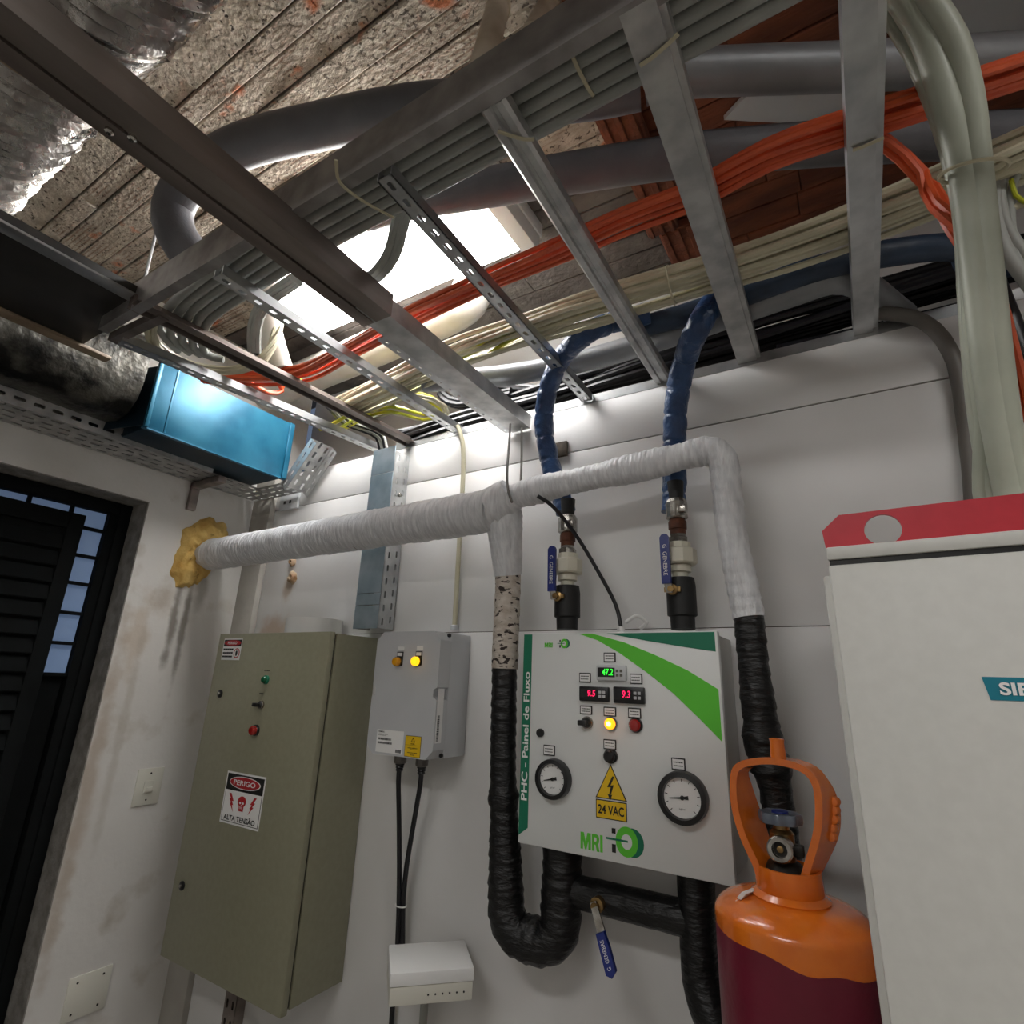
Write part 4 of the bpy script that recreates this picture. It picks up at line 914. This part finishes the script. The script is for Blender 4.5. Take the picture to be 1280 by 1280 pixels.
def knob_c(px, py, r, m, name, lab, h=.02, ring=chrome):
    c = b2(px, py, .01); c.y = BF
    b = MB().lathe([(r*1.15,0),(r*1.15,.006),(r,.008)], c, -Y, 22).build(name, ring, cb); b['label'] = lab
    MB().lathe([(r*.95,.006),(r*.95,h-.005),(r*.7,h),(.001,h+.001)], c, -Y, 22).build('cap', m, b); return b, c
knob_c(330, 849.5, .013, green_l, 'pilot_lamp', 'green pilot lamp', .016, dgreen)
b, c = knob_c(324, 881, .012, blackpl, 'selector_switch', 'black selector on a chrome ring', .012)
MB().box(c+V((-.018,-.028,-.006)), c+V((.006,-.012,.006)), .003).build('selector_lever', blackpl, b)
knob_c(317, 913, .016, red_l, 'push_button', 'red push button', .022, blackpl)
for px, py in ((275.5, 867), (228, 1107)):
    c = b2(px, py); c.y = BF
    lk = MB().lathe([(.014,0),(.014,.004),(.011,.006)], c, -Y, 18).build('lock', blackpl, cb)
    MB().lathe([(.006,.005),(.005,.009)], c, -Y, 10).build('lock_core', chrome, lk)
for px, py, w in ((334,838,.03),(327,867,.022)):
    c = b2(px, py); mb = MB()
    for k in range(4): mb.box((c.x-w/2+k*w/4, BF-.0006, c.z-.002), (c.x-w/2+(k+.7)*w/4, BF+.0002, c.z+.002))
    tag(mb.build('fine_print', blackp, cdoor), kind='stuff')
# big danger sign
A, B_, Cc, Dd = b2(285.5,963), b2(333.5,972), b2(323,1039), b2(274.5,1027)
sx0, sx1 = (A.x+Dd.x)/2, (B_.x+Cc.x)/2; sz1, sz0 = (A.z+B_.z)/2, (Cc.z+Dd.z)/2; sw_, sh_ = sx1-sx0, sz1-sz0; smx = (sx0+sx1)/2
sg = cdec(rect(sx0,sz0,sx1,sz1), whitep, cb, 'danger_sign', .0012); sg['label'] = 'white danger sign with red oval and skull'
cdec(rect(sx0+.006,sz0+.006,sx1-.006,sz1-.006), blackp, sg, 'sign_border', .0016)
cdec(rect(sx0+.008,sz0+.008,sx1-.008,sz1-.36*sh_), whitep, sg, 'sign_field', .0020)
cdec(ell(smx, sz1-.19*sh_, sw_*.40, sh_*.125), whitep, sg, 'oval_rim', .0020)
cdec(ell(smx, sz1-.19*sh_, sw_*.38, sh_*.11), redp, sg, 'red_oval', .0024)
text('PERIGO', sh_*.10, whitep, V((smx, BF-.0029, sz1-.19*sh_)), X, Z, sg, off=.02, width=sw_*.56)
text('ALTA TENSÃO', sh_*.125, blackp, V((smx, BF-.0025, sz0+.135*sh_)), X, Z, sg, off=.025, width=sw_*.80)
skz = sz0+.42*sh_
cdec(ell(smx, skz+.04*sh_, sw_*.105, sh_*.105), redp, sg, 'skull', .0024)
cdec(rect(smx-sw_*.06, skz-.14*sh_, smx+sw_*.06, skz-.02*sh_), redp, sg, 'skull_jaw', .0023)
for s in (-1, 1): cdec(ell(smx+s*sw_*.035, skz+.015*sh_, sw_*.024, sh_*.022, 12), whitep, sg, 'eye_socket', .0028)
cdec([(smx, skz-.01*sh_), (smx-.003, skz-.035*sh_), (smx+.003, skz-.035*sh_)], whitep, sg, 'nose_hole', .0028)
for k in range(4): cdec(rect(smx-sw_*.04+k*sw_*.021, skz-.095*sh_, smx-sw_*.04+k*sw_*.021+.0012, skz-.05*sh_), whitep, sg, 'tooth_gap', .0028)
for s in (-1, 1):
    k = .017; cx = smx+s*sw_*.27
    cdec([(cx+s*p[0]*k, skz+p[1]*k*1.15) for p in [(.35,1.3),(-.7,.15),(-.15,.15),(-.75,-.45),(-.35,-.45),(-.95,-1.4),(.45,-.15),(.0,-.15),(.8,.5),(.3,.5),(1.05,1.3)]], redp, sg, 'lightning_bolt', .0024)
# small danger sticker
A, Cc = b2(281,797), b2(300,825); x0, x1, z1, z0 = b2(280.5,799).x+.004, b2(304,798).x, b2(292,797).z-.004, b2(288,825).z; w_, h_ = x1-x0, z1-z0
s2 = cdec(rect(x0,z0,x1,z1), whitep, cb, 'danger_sticker', .0012); s2['label'] = 'small white and red danger sticker'
cdec(rect(x0+.003,z1-.36*h_,x1-.003,z1-.05*h_), blackp, s2, 'sticker_head', .0016)
cdec(ell((x0+x1)/2, z1-.205*h_, w_*.46, h_*.13), redp, s2, 'red_oval', .0020)
text('PERIGO', h_*.13, whitep, V(((x0+x1)/2, BF-.0025, z1-.205*h_)), X, Z, s2, off=.02, width=w_*.5)
for k in range(3):
    mb = MB(); zz = z1-h_*(.50+.17*k)
    for q in range(5): mb.box((x0+.006+q*w_*.11, BF-.0022, zz-.003), (x0+.006+(q+.8)*w_*.11, BF-.0012, zz+.003))
    tag(mb.build('fine_print', blackp, s2), kind='stuff')
cdec(ell(x1-w_*.2, z0+h_*.32, w_*.16, h_*.23), redp, s2, 'ban_ring', .0016)
cdec(ell(x1-w_*.2, z0+h_*.32, w_*.12, h_*.18), whitep, s2, 'ban_field', .0020)
cdec(ell(x1-w_*.2, z0+h_*.32, w_*.05, h_*.13), blackp, s2, 'figure', .0024)
# white hoop lid standing on the cabinet
hc = at(392, 788, 'y', 1.395); hc.z = cZ1-.004
hr = WS(34, hc)
rl = thing('tape_roll', 'white plastic ring lying on top of the beige cabinet', 'roll', hc)
hh = at(390,773,'y',1.33).z - cZ1 + .008
MB().lathe([(hr*.92,0),(hr,0),(hr,hh),(hr*.92,hh),(hr*.92,.001)], hc, Z, 40, cap=False).build('ring', whitep, rl)
MB().lathe([(hr*.93,hh*.8),(hr*.93,hh*.85)], hc, Z, 36).build('disc', lightgrey, rl)
# slotted strut below cabinet
bs = at(288, 1262, 'y', D-.04)
st = thing('slotted_strut', 'dark slotted strut on the wall under the beige cabinet', 'strut', (bs.x, D-.02, .2))
MB().perf((bs.x-.03, D-.045, .2), Z, X, Y, .42, .06, .05, .026, .010, .003, 2).build('slotted_face', steel_dark, st)
MB().box((bs.x-.03, D-.042, .2), (bs.x-.027, D-.007, .62)).build('flange', steel_dark, st)
MB().box((bs.x+.027, D-.042, .2), (bs.x+.03, D-.007, .62)).build('flange', steel_dark, st)

# ------------------------------------------------------------------ vertical trunking
tk = thing('cable_trunking', 'vertical steel cable tray with zinc cover plates behind the white pipe', 'trunking', (-1.35, 1.45, 1.66))
TF = 1.41
tA, tB = at(468,562,'y',TF), at(494,562,'y',TF); tC = at(440,785,'y',TF)
txa, txb = (tA.x+tC.x)/2, (tB.x+at(478,720,'y',TF).x)/2
ztop = at(480,560,'y',TF).z; 
ws = txb-txa
zj = [ztop, at(478,592,'y',TF).z, at(455,742,'y',TF).z, at(450,757,'y',TF).z, 1.662]
for i in range(4):
    MB().box((txa, TF, zj[i+1]+.001), (txb, TF+.003, zj[i]-.001), .0008, seg=1).build('cover_plate', zinc_blue, tk)
MB().perf((txb-.003, TF+.006, 1.664), Z, Y, X, ztop-1.664-.02, D-.008-TF-.006, .045, .024, .008, .002, 2, True).build('slotted_side', steel_lt, tk)
MB().box((txa, TF+.004, 1.664), (txa+.003, D-.008, ztop-.02)).build('plain_side', steel, tk)
bb = MB(); bolt(bb, (txb, TF+.045, at(497,620,'y',TF+.05).z), X, .008, .006); bb.build('bolt', chrome, tk)
wires = [((475,566,'y',1.44),(470,548,'y',1.42),(455,540,'y',1.38),(430,530,'y',1.32),(405,505,'z',2.42))]
for i in range(4):
    P = [at(p[0]+i*3, p[1]-i*1.5, p[2], p[3]) for p in wires[0]]
    tag(MB().tube(catmull(P,.02), .0045, 6).build('thin_wire', [cab_bk, cab_gr, cab_bk, whitep][i]), ['thin black wire entering the trunking top, lowest of the group', 'thin grey wire entering the trunking top', 'thin black wire entering the trunking top, near the wall', 'thin white wire entering the trunking top'][i], 'wire', 'wires entering the trunking')
P = pxpath([(400,537,'z',2.42),(414,531,'z',2.42),(430,522,'z',2.43),(448,512,'z',2.44)])
tag(MB().tube(catmull(P,.02), .007, 8).build('earth_cable', cab_ye), 'yellow earth cable beside the blue box', 'cable')
P = pxpath([(368,480,'z',2.46),(375,492,'z',2.46)])
tag(MB().box(P[0]-V((.012,.02,.01)), P[0]+V((.012,.02,.035)), .003).build('yellow_tag', cab_ye), 'small yellow tag beside the blue box top', 'tag')
# thin conduit from the ladder to the small grey box
cx_ = at(575, 545, 'y', 1.485)
P = [at(572,532,'y',1.46), at(578,552,'y',1.47), at(579,590,'y',1.482), at(574,680,'y',1.482), at(568,786,'y',1.482)]
cn = thing('thin_conduit', 'thin pale conduit running down the wall into the small grey box', 'conduit', P[-1])
MB().tube(catmull(P,.03), .0085, 10).build('conduit_tube', cab_be, cn)
MB().lathe([(.014,0),(.014,.012),(.010,.016)], P[-1]-Z*.004, Z, 10).build('conduit_gland', lightgrey, cn)

# ------------------------------------------------------------------ small grey box with two amber lamps
GF = 1.335
def g2(px, py, e=0): return at(px, py, 'y', GF-e)
def cr3(cx, cy): return (430+cx*.1640625, 760+cy*.1640625)
def q3(cx, cy, e=0): return g2(*cr3(cx, cy), e)
gX0, gX1, gZ0, gZ1 = -1.325, -1.066, 1.281, 1.642
gb = thing('lamp_box', 'small light grey plastic box with two amber lamps', 'junction box', (-1.195, 1.42, gZ0))
ch = .026
def octo(x0, x1, z0, z1, c, y): 
    n = .006; zm = (z0+z1)/2
    return [V(p) for p in [(x0+c,y,z0),(x1-c,y,z0),(x1,y,z0+c),(x1,y,zm-.018),(x1-.014,y,zm-.010),(x1-.014,y,zm+.010),(x1,y,zm+.018),(x1,y,z1-c),(x1-c,y,z1),(x0+c,y,z1),(x0,y,z1-c),(x0,y,zm+.018),(x0+.014,y,zm+.010),(x0+.014,y,zm-.010),(x0,y,zm-.018),(x0,y,z0+c)]]
MB().box((gX0+.001, GF+.055, gZ0+.001), (gX1-.001, D-.008, gZ1-.001), .004).build('base', lightgrey, gb)
lid = MB().prism(octo(gX0, gX1, gZ0, gZ1, ch, GF), (0, .054, 0)).build('lid', lightgrey, gb)
for sx, sz in ((gX0+.009, gZ0+.009), (gX1-.009, gZ0+.009), (gX0+.009, gZ1-.009), (gX1-.009, gZ1-.009)):
    MB().lathe([(.006,0),(.006,.006),(.002,.007)], (sx, GF+.055, sz), -Y, 10).build('corner_screw', blackpl, gb)
for i, (cx, cy) in enumerate(((398,408),(542,405))):
    c = q3(cx, cy, .012); c.y = GF
    hx, hz = c.x+.004, c.z
    h = MB().box((hx-.013, GF-.003, hz-.012), (hx+.013, GF, hz+.030), .001, seg=1).build('lamp_holder', blackpl, gb)
    MB().box((hx-.010, GF-.0036, hz+.017), (hx+.010, GF-.003, hz+.027)).build('holder_label', whitep, h)
    MB().box((hx-.011, GF-.0015, hz+.034), (hx+.014, GF, hz+.046), .0004, seg=1).build('tag', whitep, gb)
    l = MB().lathe([(.0135,.003),(.0135,.016),(.011,.020),(.001,.021)], c, -Y, 22).build('amber_lamp', amber_on if i else amber_off, gb); l['label'] = 'lit amber lamp' if i else 'unlit amber lamp'
    MB().lathe([(.0145,.001),(.0145,.007)], c, -Y, 22).build('lamp_ring', brass, l)
def gdec(pts, m, parent, name, e=.0008, th=.0006): return MB().prism([V((p[0], GF-e, p[1])) for p in pts], (0, th, 0)).build(name, m, parent)
def bars(x0, x1, zc, h, e, parent, vert=False, seed=0, m=blackp):
    rn = random.Random(seed); mb = MB(); x = x0
    while x < x1:
        w = rn.uniform(.0008, .0026); mb.box((x, GF-e, zc-h/2), (min(x+w,x1), GF-e+.0004, zc+h/2)); x += w+rn.uniform(.0006,.0016)
    return tag(mb.build('fine_print', m, parent), kind='stuff')
x0, x1, z1, z0 = q3(256,925).x, q3(458,940).x, q3(360,932).z, gZ0+.006
s3_ = gdec(rect(x0,z0,x1,z1), whitep, gb, 'serial_sticker'); w_ = x1-x0; h_ = z1-z0
text('SIEMENS', h_*.07, blackp, V((x0+w_*.06, GF-.0012, z1-h_*.09)), X, Z, s3_, 'LEFT', off=.02, depth=.0003, width=w_*.22)
bars(x0+w_*.07, x0+w_*.42, z1-h_*.20, h_*.02, .0012, s3_, seed=1); bars(x0+w_*.07, x0+w_*.36, z1-h_*.25, h_*.02, .0012, s3_, seed=2)
bars(x0+w_*.06, x0+w_*.56, z1-h_*.41, h_*.09, .0012, s3_, seed=3); bars(x0+w_*.06, x0+w_*.60, z1-h_*.58, h_*.09, .0012, s3_, seed=4)
bars(x0+w_*.75, x0+w_*.95, z0+h_*.12, h_*.14, .0012, s3_, seed=5)
x0, x1, z1, z0 = q3(472,970).x, q3(592,980).x, q3(535,975).z, gZ0+.003
s4 = gdec(rect(x0,z0,x1,z1), blackp, gb, 'warning_sticker'); w_ = x1-x0; h_ = z1-z0
gdec(rect(x0+.0012,z0+.0012,x1-.0012,z0+h_*.55), yellowp, s4, 'yellow_field', .0012); gdec(rect(x0+.0012,z0+h_*.56,x1-.0012,z1-.0012), yellowp, s4, 'yellow_field', .0012)
xm = (x0+x1)/2
gdec([(xm-.008,z0+h_*.70),(xm+.008,z0+h_*.70),(xm,z0+h_*.92)], blackp, s4, 'hazard_mark', .0016); gdec([(xm-.005,z0+h_*.73),(xm+.005,z0+h_*.73),(xm,z0+h_*.87)], yellowp, s4, 'hazard_field', .0020)
for k, zz in enumerate((.62,.42,.35,.2,.1)): bars(xm-w_*(.3 if k in (1,3) else .12), xm+w_*(.3 if k in (1,3) else .12), z0+h_*zz, .0022, .0016, s4, seed=k+9)
# vertical sticker on the right flank
vz1, vz0 = 1.281+.195, 1.281+.045
vs_ = MB().box((gX1-.0004, GF+.006, vz0), (gX1+.0006, GF+.034, vz1)).build('side_sticker', whitep, gb)
mb = MB(); zz = vz0+.006; rn = random.Random(4)
while zz < vz0+.075: w = rn.uniform(.001,.003); mb.box((gX1+.0006, GF+.010, zz), (gX1+.001, GF+.020, zz+w)); zz += w+.0013
tag(mb.build('barcode', blackp, vs_), kind='stuff')
# two plugs and their black leads
def lead(gx, gy, L, label):
    top = at(gx, gy, 'y', 1.40); top.z = gZ0+.001; root = thing('plug_lead', label, 'cable', V((top.x, top.y, 1.0)), 'leads under the grey box')
    MB().lathe([(.019,0),(.019,-.026),(.016,-.030)], top, Z, 8).build('plug_shell', cab_dg, root, 20)
    MB().lathe([(.013,-.029),(.014,-.034),(.011,-.036),(.013,-.041),(.010,-.044),(.012,-.048),(.009,-.052)], top, Z, 14).build('strain_relief', blackpl, root)
    P = [top-Z*.045, top-Z*.08] + [at(*p) for p in L]
    MB().tube(catmull(P,.02), .0075, 10).build('lead_cable', cab_bk, root)
lead(500, 955, [(499,1040,'y',1.43),(499,1110,'y',1.44),(497,1180,'y',1.45),(492,1240,'y',1.47),(488,1300,'y',1.475)], 'black lead from the left plug under the grey box')
lead(527, 960, [(517,1030,'y',1.43),(508,1085,'y',1.44),(504,1130,'y',1.45),(503,1185,'y',1.46),(500,1240,'y',1.475)], 'black lead from the right plug, curving to join the other')
tp = at(501, 1132, 'y', 1.445)
tag(MB().tube([tp+V((.018*math.cos(k*math.pi/8), .012*math.sin(k*math.pi/8), .0)) for k in range(17)], .002, 6).build('cable_tie', whitep), 'white tie joining the two black leads', 'cable tie')

# ------------------------------------------------------------------ white junction box low on the wall, hung slightly tilted
JF = 1.40
j0 = at(488,1217,'y',1.22); j1 = at(593,1209,'z',j0.z); wv = j1-j0; wL = wv.length; wv.normalize(); bv = V((-wv.y, wv.x, 0)); upv = Z
hL = (j0-at(485,1260,'y',1.22)).length
jb = thing('junction_box', 'white plastic junction box hanging askew low on the wall', 'junction box', j0-Z*hL)
dpt = min(.155, (D-.010-j1.y)/max(bv.y,.05))
def jbx(a, b, m, name, parent=jb, bev=.003):
    def T(p): return j0 + wv*p.x + bv*p.y + upv*p.z
    return MB().box(a, b, bev, T).build(name, m, parent)
jbx((0,-.002,-hL*.42), (wL,dpt,0), whitep, 'cover')
jbx((.002,.0,-hL), (wL-.002,dpt,-hL*.42-.0005), switch_m, 'base')
for k in range(6): 
    c = j0 + wv*(wL*(.46+.085*k)) + upv*(-hL*.72) 
    MB().lathe([(.0022,-.003),(.0022,.0012)], c, -bv, 8).build('vent_hole', blackpl, jb)
for k in (.22,.72):
    c = j0 + wv*(wL*k) - upv*(hL) + bv*.03
    MB().lathe([(.004,0),(.004,.004)], c, -upv, 8).build('screw', blackpl, jb)
cpt = at(530, 1262, 'y', 1.45)
tag(MB().tube([cpt+Z*.02, cpt-Z*.2, cpt-Z*.5], .011, 12).build('short_conduit', cab_gr), 'grey conduit leaving the crooked junction box downwards', 'conduit')

# ------------------------------------------------------------------ gas cylinder
CY = 1.14; cc = at(996, 1225, 'y', CY); CRr = .119; CX = at(900,1200,'y',CY).x+CRr
zshl = at(900,1160,'y',CY).z   # shoulder start
gz_ = at(990,1118,'y',CY-.03).z     # collar bottom
gc = thing('gas_cylinder', 'maroon and orange gas cylinder with an orange valve guard', 'gas cylinder', (CX, CY, 0))
cbase = V((CX, CY, 0)); seg = 56
zsh = zshl-.02; zn = gz_
prof_or = []
def ring(mb, r, zf): return [mb.bm.verts.new(cbase + V((r*math.cos(2*math.pi*k/seg), r*math.sin(2*math.pi*k/seg), zf(2*math.pi*k/seg)))) for k in range(seg)]
def skin(mb, rs):
    for i in range(len(rs)-1):
        for k in range(seg): mb.face([rs[i][k], rs[i][(k+1)%seg], rs[i+1][(k+1)%seg], rs[i+1][k]])
zb1 = at(985,1213,'y',CY-CRr).z
bound = lambda a: zb1 + .012*math.cos(a-R(200)) + .006*noise.noise(V((math.cos(a)*2,math.sin(a)*2,0)))
mb = MB(); skin(mb, [ring(mb, CRr*.9, lambda a: .0), ring(mb, CRr, lambda a: .02), ring(mb, CRr, lambda a: .5), ring(mb, CRr, bound)]); mb.face(list(mb.bm.verts)[:seg])
mb.build('lower_body', cyl_mar, gc)
H = zn - zb1; rs = []
mb = MB()
rs.append(ring(mb, CRr*1.001, bound))
rn_ = .046
sh0 = zb1+.03
for i in range(13):
    t = i/12; ang = t*math.pi/2
    r = rn_ + (CRr*1.001-rn_)*(math.cos(ang)**.85); z = sh0 + (zn-.012-sh0)*(math.sin(ang)**1.15)
    rs.append(ring(mb, r, lambda a, z=z: z))
rs.append(ring(mb, rn_, lambda a: zn+.004)); skin(mb, rs); mb.face(rs[-1])
mb.build('shoulder', cyl_or, gc)
MB().lathe([(rn_+.010,zn-.018),(rn_+.014,zn-.010),(rn_+.004,zn-.002)], cbase, Z, 40, cap=False).build('neck_ring', cyl_or, gc)
# valve guard: collar, two curved cheeks, bridge and stub
GY = CY
def gp(px, py): p = at(px, py, 'y', GY); return p
col = [(.050,zn-.004),(.052,zn),(.050,zn+.032),(.045,zn+.032),(.045,zn-.002)]
MB().lathe(col, cbase, Z, 40, cap=False).build('guard_collar', cyl_or, gc)
loop = [gp(956,1100), gp(948,1075), gp(932,1040), gp(922,1003), gp(921,968), gp(930,954), gp(958,949), gp(985,952), gp(1008,961), gp(1021,978), gp(1025,1008), gp(1022,1040), gp(1013,1072), gp(1004,1102)]
E_ = V((.36,.93,0)); loop = [p-Y*.03 for p in loop]
path = catmull(loop, .006); N = len(path)
mb = MB(); prev = None
for i, p in enumerate(path):
    t = (path[min(i+1,N-1)]-path[max(i-1,0)]).normalized(); nrm = V((-t.z, 0, t.x)); tt = i/(N-1)
    dp = .035 + .035*math.sin(math.pi*min(1, max(0, min(tt, 1-tt)/.36)))  # cheeks deep, bridge narrow
    thk = .0055
    v = mb.vs([p-nrm*thk, p+nrm*thk, p+nrm*thk+E_*dp, p-nrm*thk+E_*dp])
    if prev:
        for k in range(4): mb.face([prev[k], prev[(k+1)%4], v[(k+1)%4], v[k]])
    else: mb.face(v)
    prev = v
mb.face(prev); mb.build('guard_cheeks', cyl_or, gc, 50)
tp_ = gp(972, 950); 
MB().lathe([(.013,-.004),(.0115,.03),(.0125,.036),(.009,.037)], V((tp_.x+.004, GY-.018, tp_.z)), Z, 18).build('guard_stub', cyl_or, gc)
mb = MB()
for k in range(5):
    p = gp(1041+ (2 if k < 3 else -1), 1003+k*11); MB().lathe([(.001,-.009),(.007,-.007),(.009,0),(.007,.007),(.001,.009)], V((p.x, GY+.01, p.z)), E_, 12).build('finger_grip', cyl_or, gc)
# the valve inside
vb = V((CX-.004, CY, 0)); zw = at(978,1022,'y',CY).z; zo = at(979,1063,'y',CY-.03).z
MB().lathe([(.040,zn+.002),(.038,zn+.022),(.026,zn+.036),(.020,zn+.04)], vb, Z, 20).build('valve_neck', dirty, gc)
MB().lathe([(.017,zn+.03),(.019,zn+.05),(.019,zo+.02),(.013,zo+.026),(.012,zw-.008)], vb, Z, 18).build('valve_body', brass, gc)
ov = V((vb.x, vb.y-.016, zo))
MB().lathe([(.020,0),(.020,.020),(.0175,.022),(.012,.022),(.012,.010),(.001,.010)], ov, V((-.05,-1,.05)), 22).build('outlet', chrome, gc)
MB().lathe([(.0115,.0105),(.0115,.0115)], ov, V((-.05,-1,.05)), 16).build('outlet_bore', dirty, gc)
MB().lathe([(.005,.010),(.005,.016),(.001,.017)], ov, V((-.05,-1,.05)), 12).build('outlet_pin', brass, gc)
MB().box(vb+V((.016,-.012,zo-.012)), vb+V((.032,.006,zo+.006)), .003).build('relief_plug', dirty, gc)
wr = WS(24, V((CX,CY,zw)))
mb = MB(); pts = []
for k in range(48):
    a = 2*math.pi*k/48; r = wr*(1+.07*math.cos(a*8)); pts.append((r*math.cos(a), r*math.sin(a)))
ringsv = []
for zz, s in ((-.008,.86),(-.008,.96),(-.004,1),(.004,1),(.008,.95),(.009,.75),(.006,.5)):
    ringsv.append([mb.bm.verts.new(vb+V((p[0]*s, p[1]*s, zw+zz))) for p in pts])
for i in range(len(ringsv)-1):
    for k in range(48): mb.face([ringsv[i][k], ringsv[i][(k+1)%48], ringsv[i+1][(k+1)%48], ringsv[i+1][k]])
mb.face(list(reversed(ringsv[0]))); mb.face(ringsv[-1]); mb.build('hand_wheel', wheel_m, gc)
MB().lathe([(wr*.42,.006),(wr*.40,.010),(.001,.0105)], vb+Z*zw, Z, 20).build('wheel_disc', lever_b, gc)
# torn paper label
la, lb_ = at(903,1140,'y',CY-.02), at(920,1122,'y',CY-.02)
def lab_pt(px, py): return at(px, py, 'y', CY-.055)
L_ = [lab_pt(*p) for p in ((900,1142),(903,1153),(914,1152),(921,1139),(922,1124),(912,1131))]
MB().prism(L_, (.012,.030,-.003)).build('torn_label', whitep, gc)
L_ = [lab_pt(*p) for p in ((921,1122),(927,1115),(932,1118),(926,1125))]
MB().prism(L_, (.010,.040,-.002)).build('torn_label', whitep, gc)

# ------------------------------------------------------------------ large white cabinet at right
SA = R(3.5); SO = at(1037, 720, 'y', .85); SO.z = 0
su, sd = V((math.cos(SA), -math.sin(SA), 0)), V((math.sin(SA), math.cos(SA), 0))
def ST(p): return SO + su*p.x + sd*p.y + Z*p.z
def sz(py, px=1036): return at(px, py, 'y', .85).z
sc = thing('white_cabinet', 'tall warm white cabinet with a red lifting bar and teal nameplate', 'cabinet', ST(V((.4,.3,0))))
zr1, zr0, zk1, zk0 = sz(641,1050), sz(684), sz(700), sz(705)
MB().box((-.010,.022,.0), (.80,.55,zk0-.012), .003, ST).build('body', sie_paint, sc)
MB().box((0,0,.02), (.79,.020,zk0-.002), .003, ST).build('door', sie_paint, sc)
MB().box((.002,.004,zk0-.012), (.80,.50,zk1+.001), 0, ST).build('shadow_gap', blackpl, sc)
MB().box((.000,.000,zk1), (.80,.54,zr0), .002, ST).build('top_cover', sie_paint, sc)
hcx = at(1103,660,'y',.85); hu = (hcx-SO).dot(su); hzc = hcx.z; hr_ = WS(20, hcx)
outl = [ST(V(p)) for p in [(-.001,.012,zr0+.0005),(.80,.012,zr0+.0005),(.80,.012,zr1),(.020,.012,zr1),(-.003,.012,sz(661,1031))]]
holes = [[ST(V((hu+hr_*math.cos(-2*math.pi*k/32), .012, hzc+hr_*math.sin(-2*math.pi*k/32)))) for k in range(32)]]
MB().prism(outl, sd*.006, holes).build('lifting_bar', sie_red, sc)
lzt, lzb = at(1232,846,'y',.84).z, at(1238,875,'y',.84).z; lu = (at(1234,860,'y',.84)-SO).dot(su)
MB().prism([ST(V(p)) for p in [(lu-.003,-.0006,lzt),(lu+.105,-.0006,lzt),(lu+.105,-.0006,lzb),(lu+.001,-.0006,lzb)]], sd*.0008).build('nameplate', teal, sc)
text('SIEMENS', (lzt-lzb)*.55, whitep, ST(V((lu+.0105,-.0012,(lzt+lzb)/2))), su, Z, sc, 'LEFT', off=.03, width=.080)

# ------------------------------------------------------------------ wall plates
def wplate(y0, y1, z0, z1, label):
    r_ = thing('wall_plate', label, 'wall plate', (XL, (y0+y1)/2, z0))
    MB().box((XL, y0, z0), (XL+.006, y1, z1), .002).build('plate', switch_m, r_); return r_
y0, y1 = at(168,985,'x',XL).y, at(201,980,'x',XL).y; z1, z0 = at(188,960,'x',XL).z, at(180,1006,'x',XL).z
w = wplate(y0, y1, z0, z1, 'small ivory light switch plate on the door wall')
ym, zm = (y0+y1)/2, (z0+z1)/2
MB().box((XL+.005, ym-.018, zm-.022), (XL+.009, ym+.018, zm+.020), .001, seg=1).build('switch_frame', switch_m, w)
MB().box((XL+.008, ym-.014, zm-.018), (XL+.013, ym+.014, zm-.002), .001, seg=1).build('rocker', switch_m, w)
for s in (-1, 1): MB().lathe([(.004,0),(.003,.002)], (XL+.005, ym, zm+s*(z1-z0)*.36), X, 8).build('screw', dirty, w)
pts = [(85,1222),(142,1206),(130,1250),(76,1279)]
Q = [at(px,py,'x',XL) for px,py in pts]; y0, y1 = (Q[0].y+Q[3].y)/2, (Q[1].y+Q[2].y)/2; z1, z0 = (Q[0].z+Q[1].z)/2, (Q[0].z+Q[1].z)/2-.125
w = wplate(y0, y1, z0, z1, 'square blank ivory cover plate low on the door wall')
for a_ in (.2,.8):
    for b_ in (.15,.85):
        MB().lathe([(.004,0),(.003,.002)], (XL+.0055, y0+(y1-y0)*a_, z0+(z1-z0)*b_), X, 8).build('screw', dirty, w)
q0, q1 = at(354,620,'y',D), at(373,638,'y',D)
w = thing('wall_outlet', 'small grey socket plate on the wall beside the slotted tray', 'socket', (q0.x, D, q1.z))
MB().box((q0.x, D-.012, q1.z+.01), (q1.x, D, q0.z-.005), .002).build('plate', lightgrey, w)
for k in (.3,.6): MB().box((q0.x+(q1.x-q0.x)*k-.006, D-.014, (q0.z+q1.z)/2-.006), (q0.x+(q1.x-q0.x)*k+.006, D-.0115, (q0.z+q1.z)/2+.008)).build('socket_hole', blackpl, w)
for py, r in ((703,.016),(722,.022)):
    c = at(366, py, 'y', D)
    mb = MB().lathe([(r*1.3,0),(r*1.15,.006),(r*.85,.011),(r*.5,.014),(r*.2,.010)], c, -Y, 18)
    for v in mb.bm.verts: v.co += (v.co-c)*(.45*nz(v.co, 55)) if abs(v.co.y-D) > .001 else (v.co-c)*(.5*nz(v.co, 40))
    for v in mb.bm.verts: v.co.y = min(v.co.y, D)
    tag(mb.build('filler_lump', mat('stained_filler_%d' % py, rgb(196,176,150), rgb(150,112,76), 40, .8)), 'upper stained filler lump on the wall above the beige cabinet' if py < 710 else 'lower stained filler lump on the wall above the beige cabinet', 'filler')

for o in bpy.data.objects:
    if '_w' in o: del o['_w']
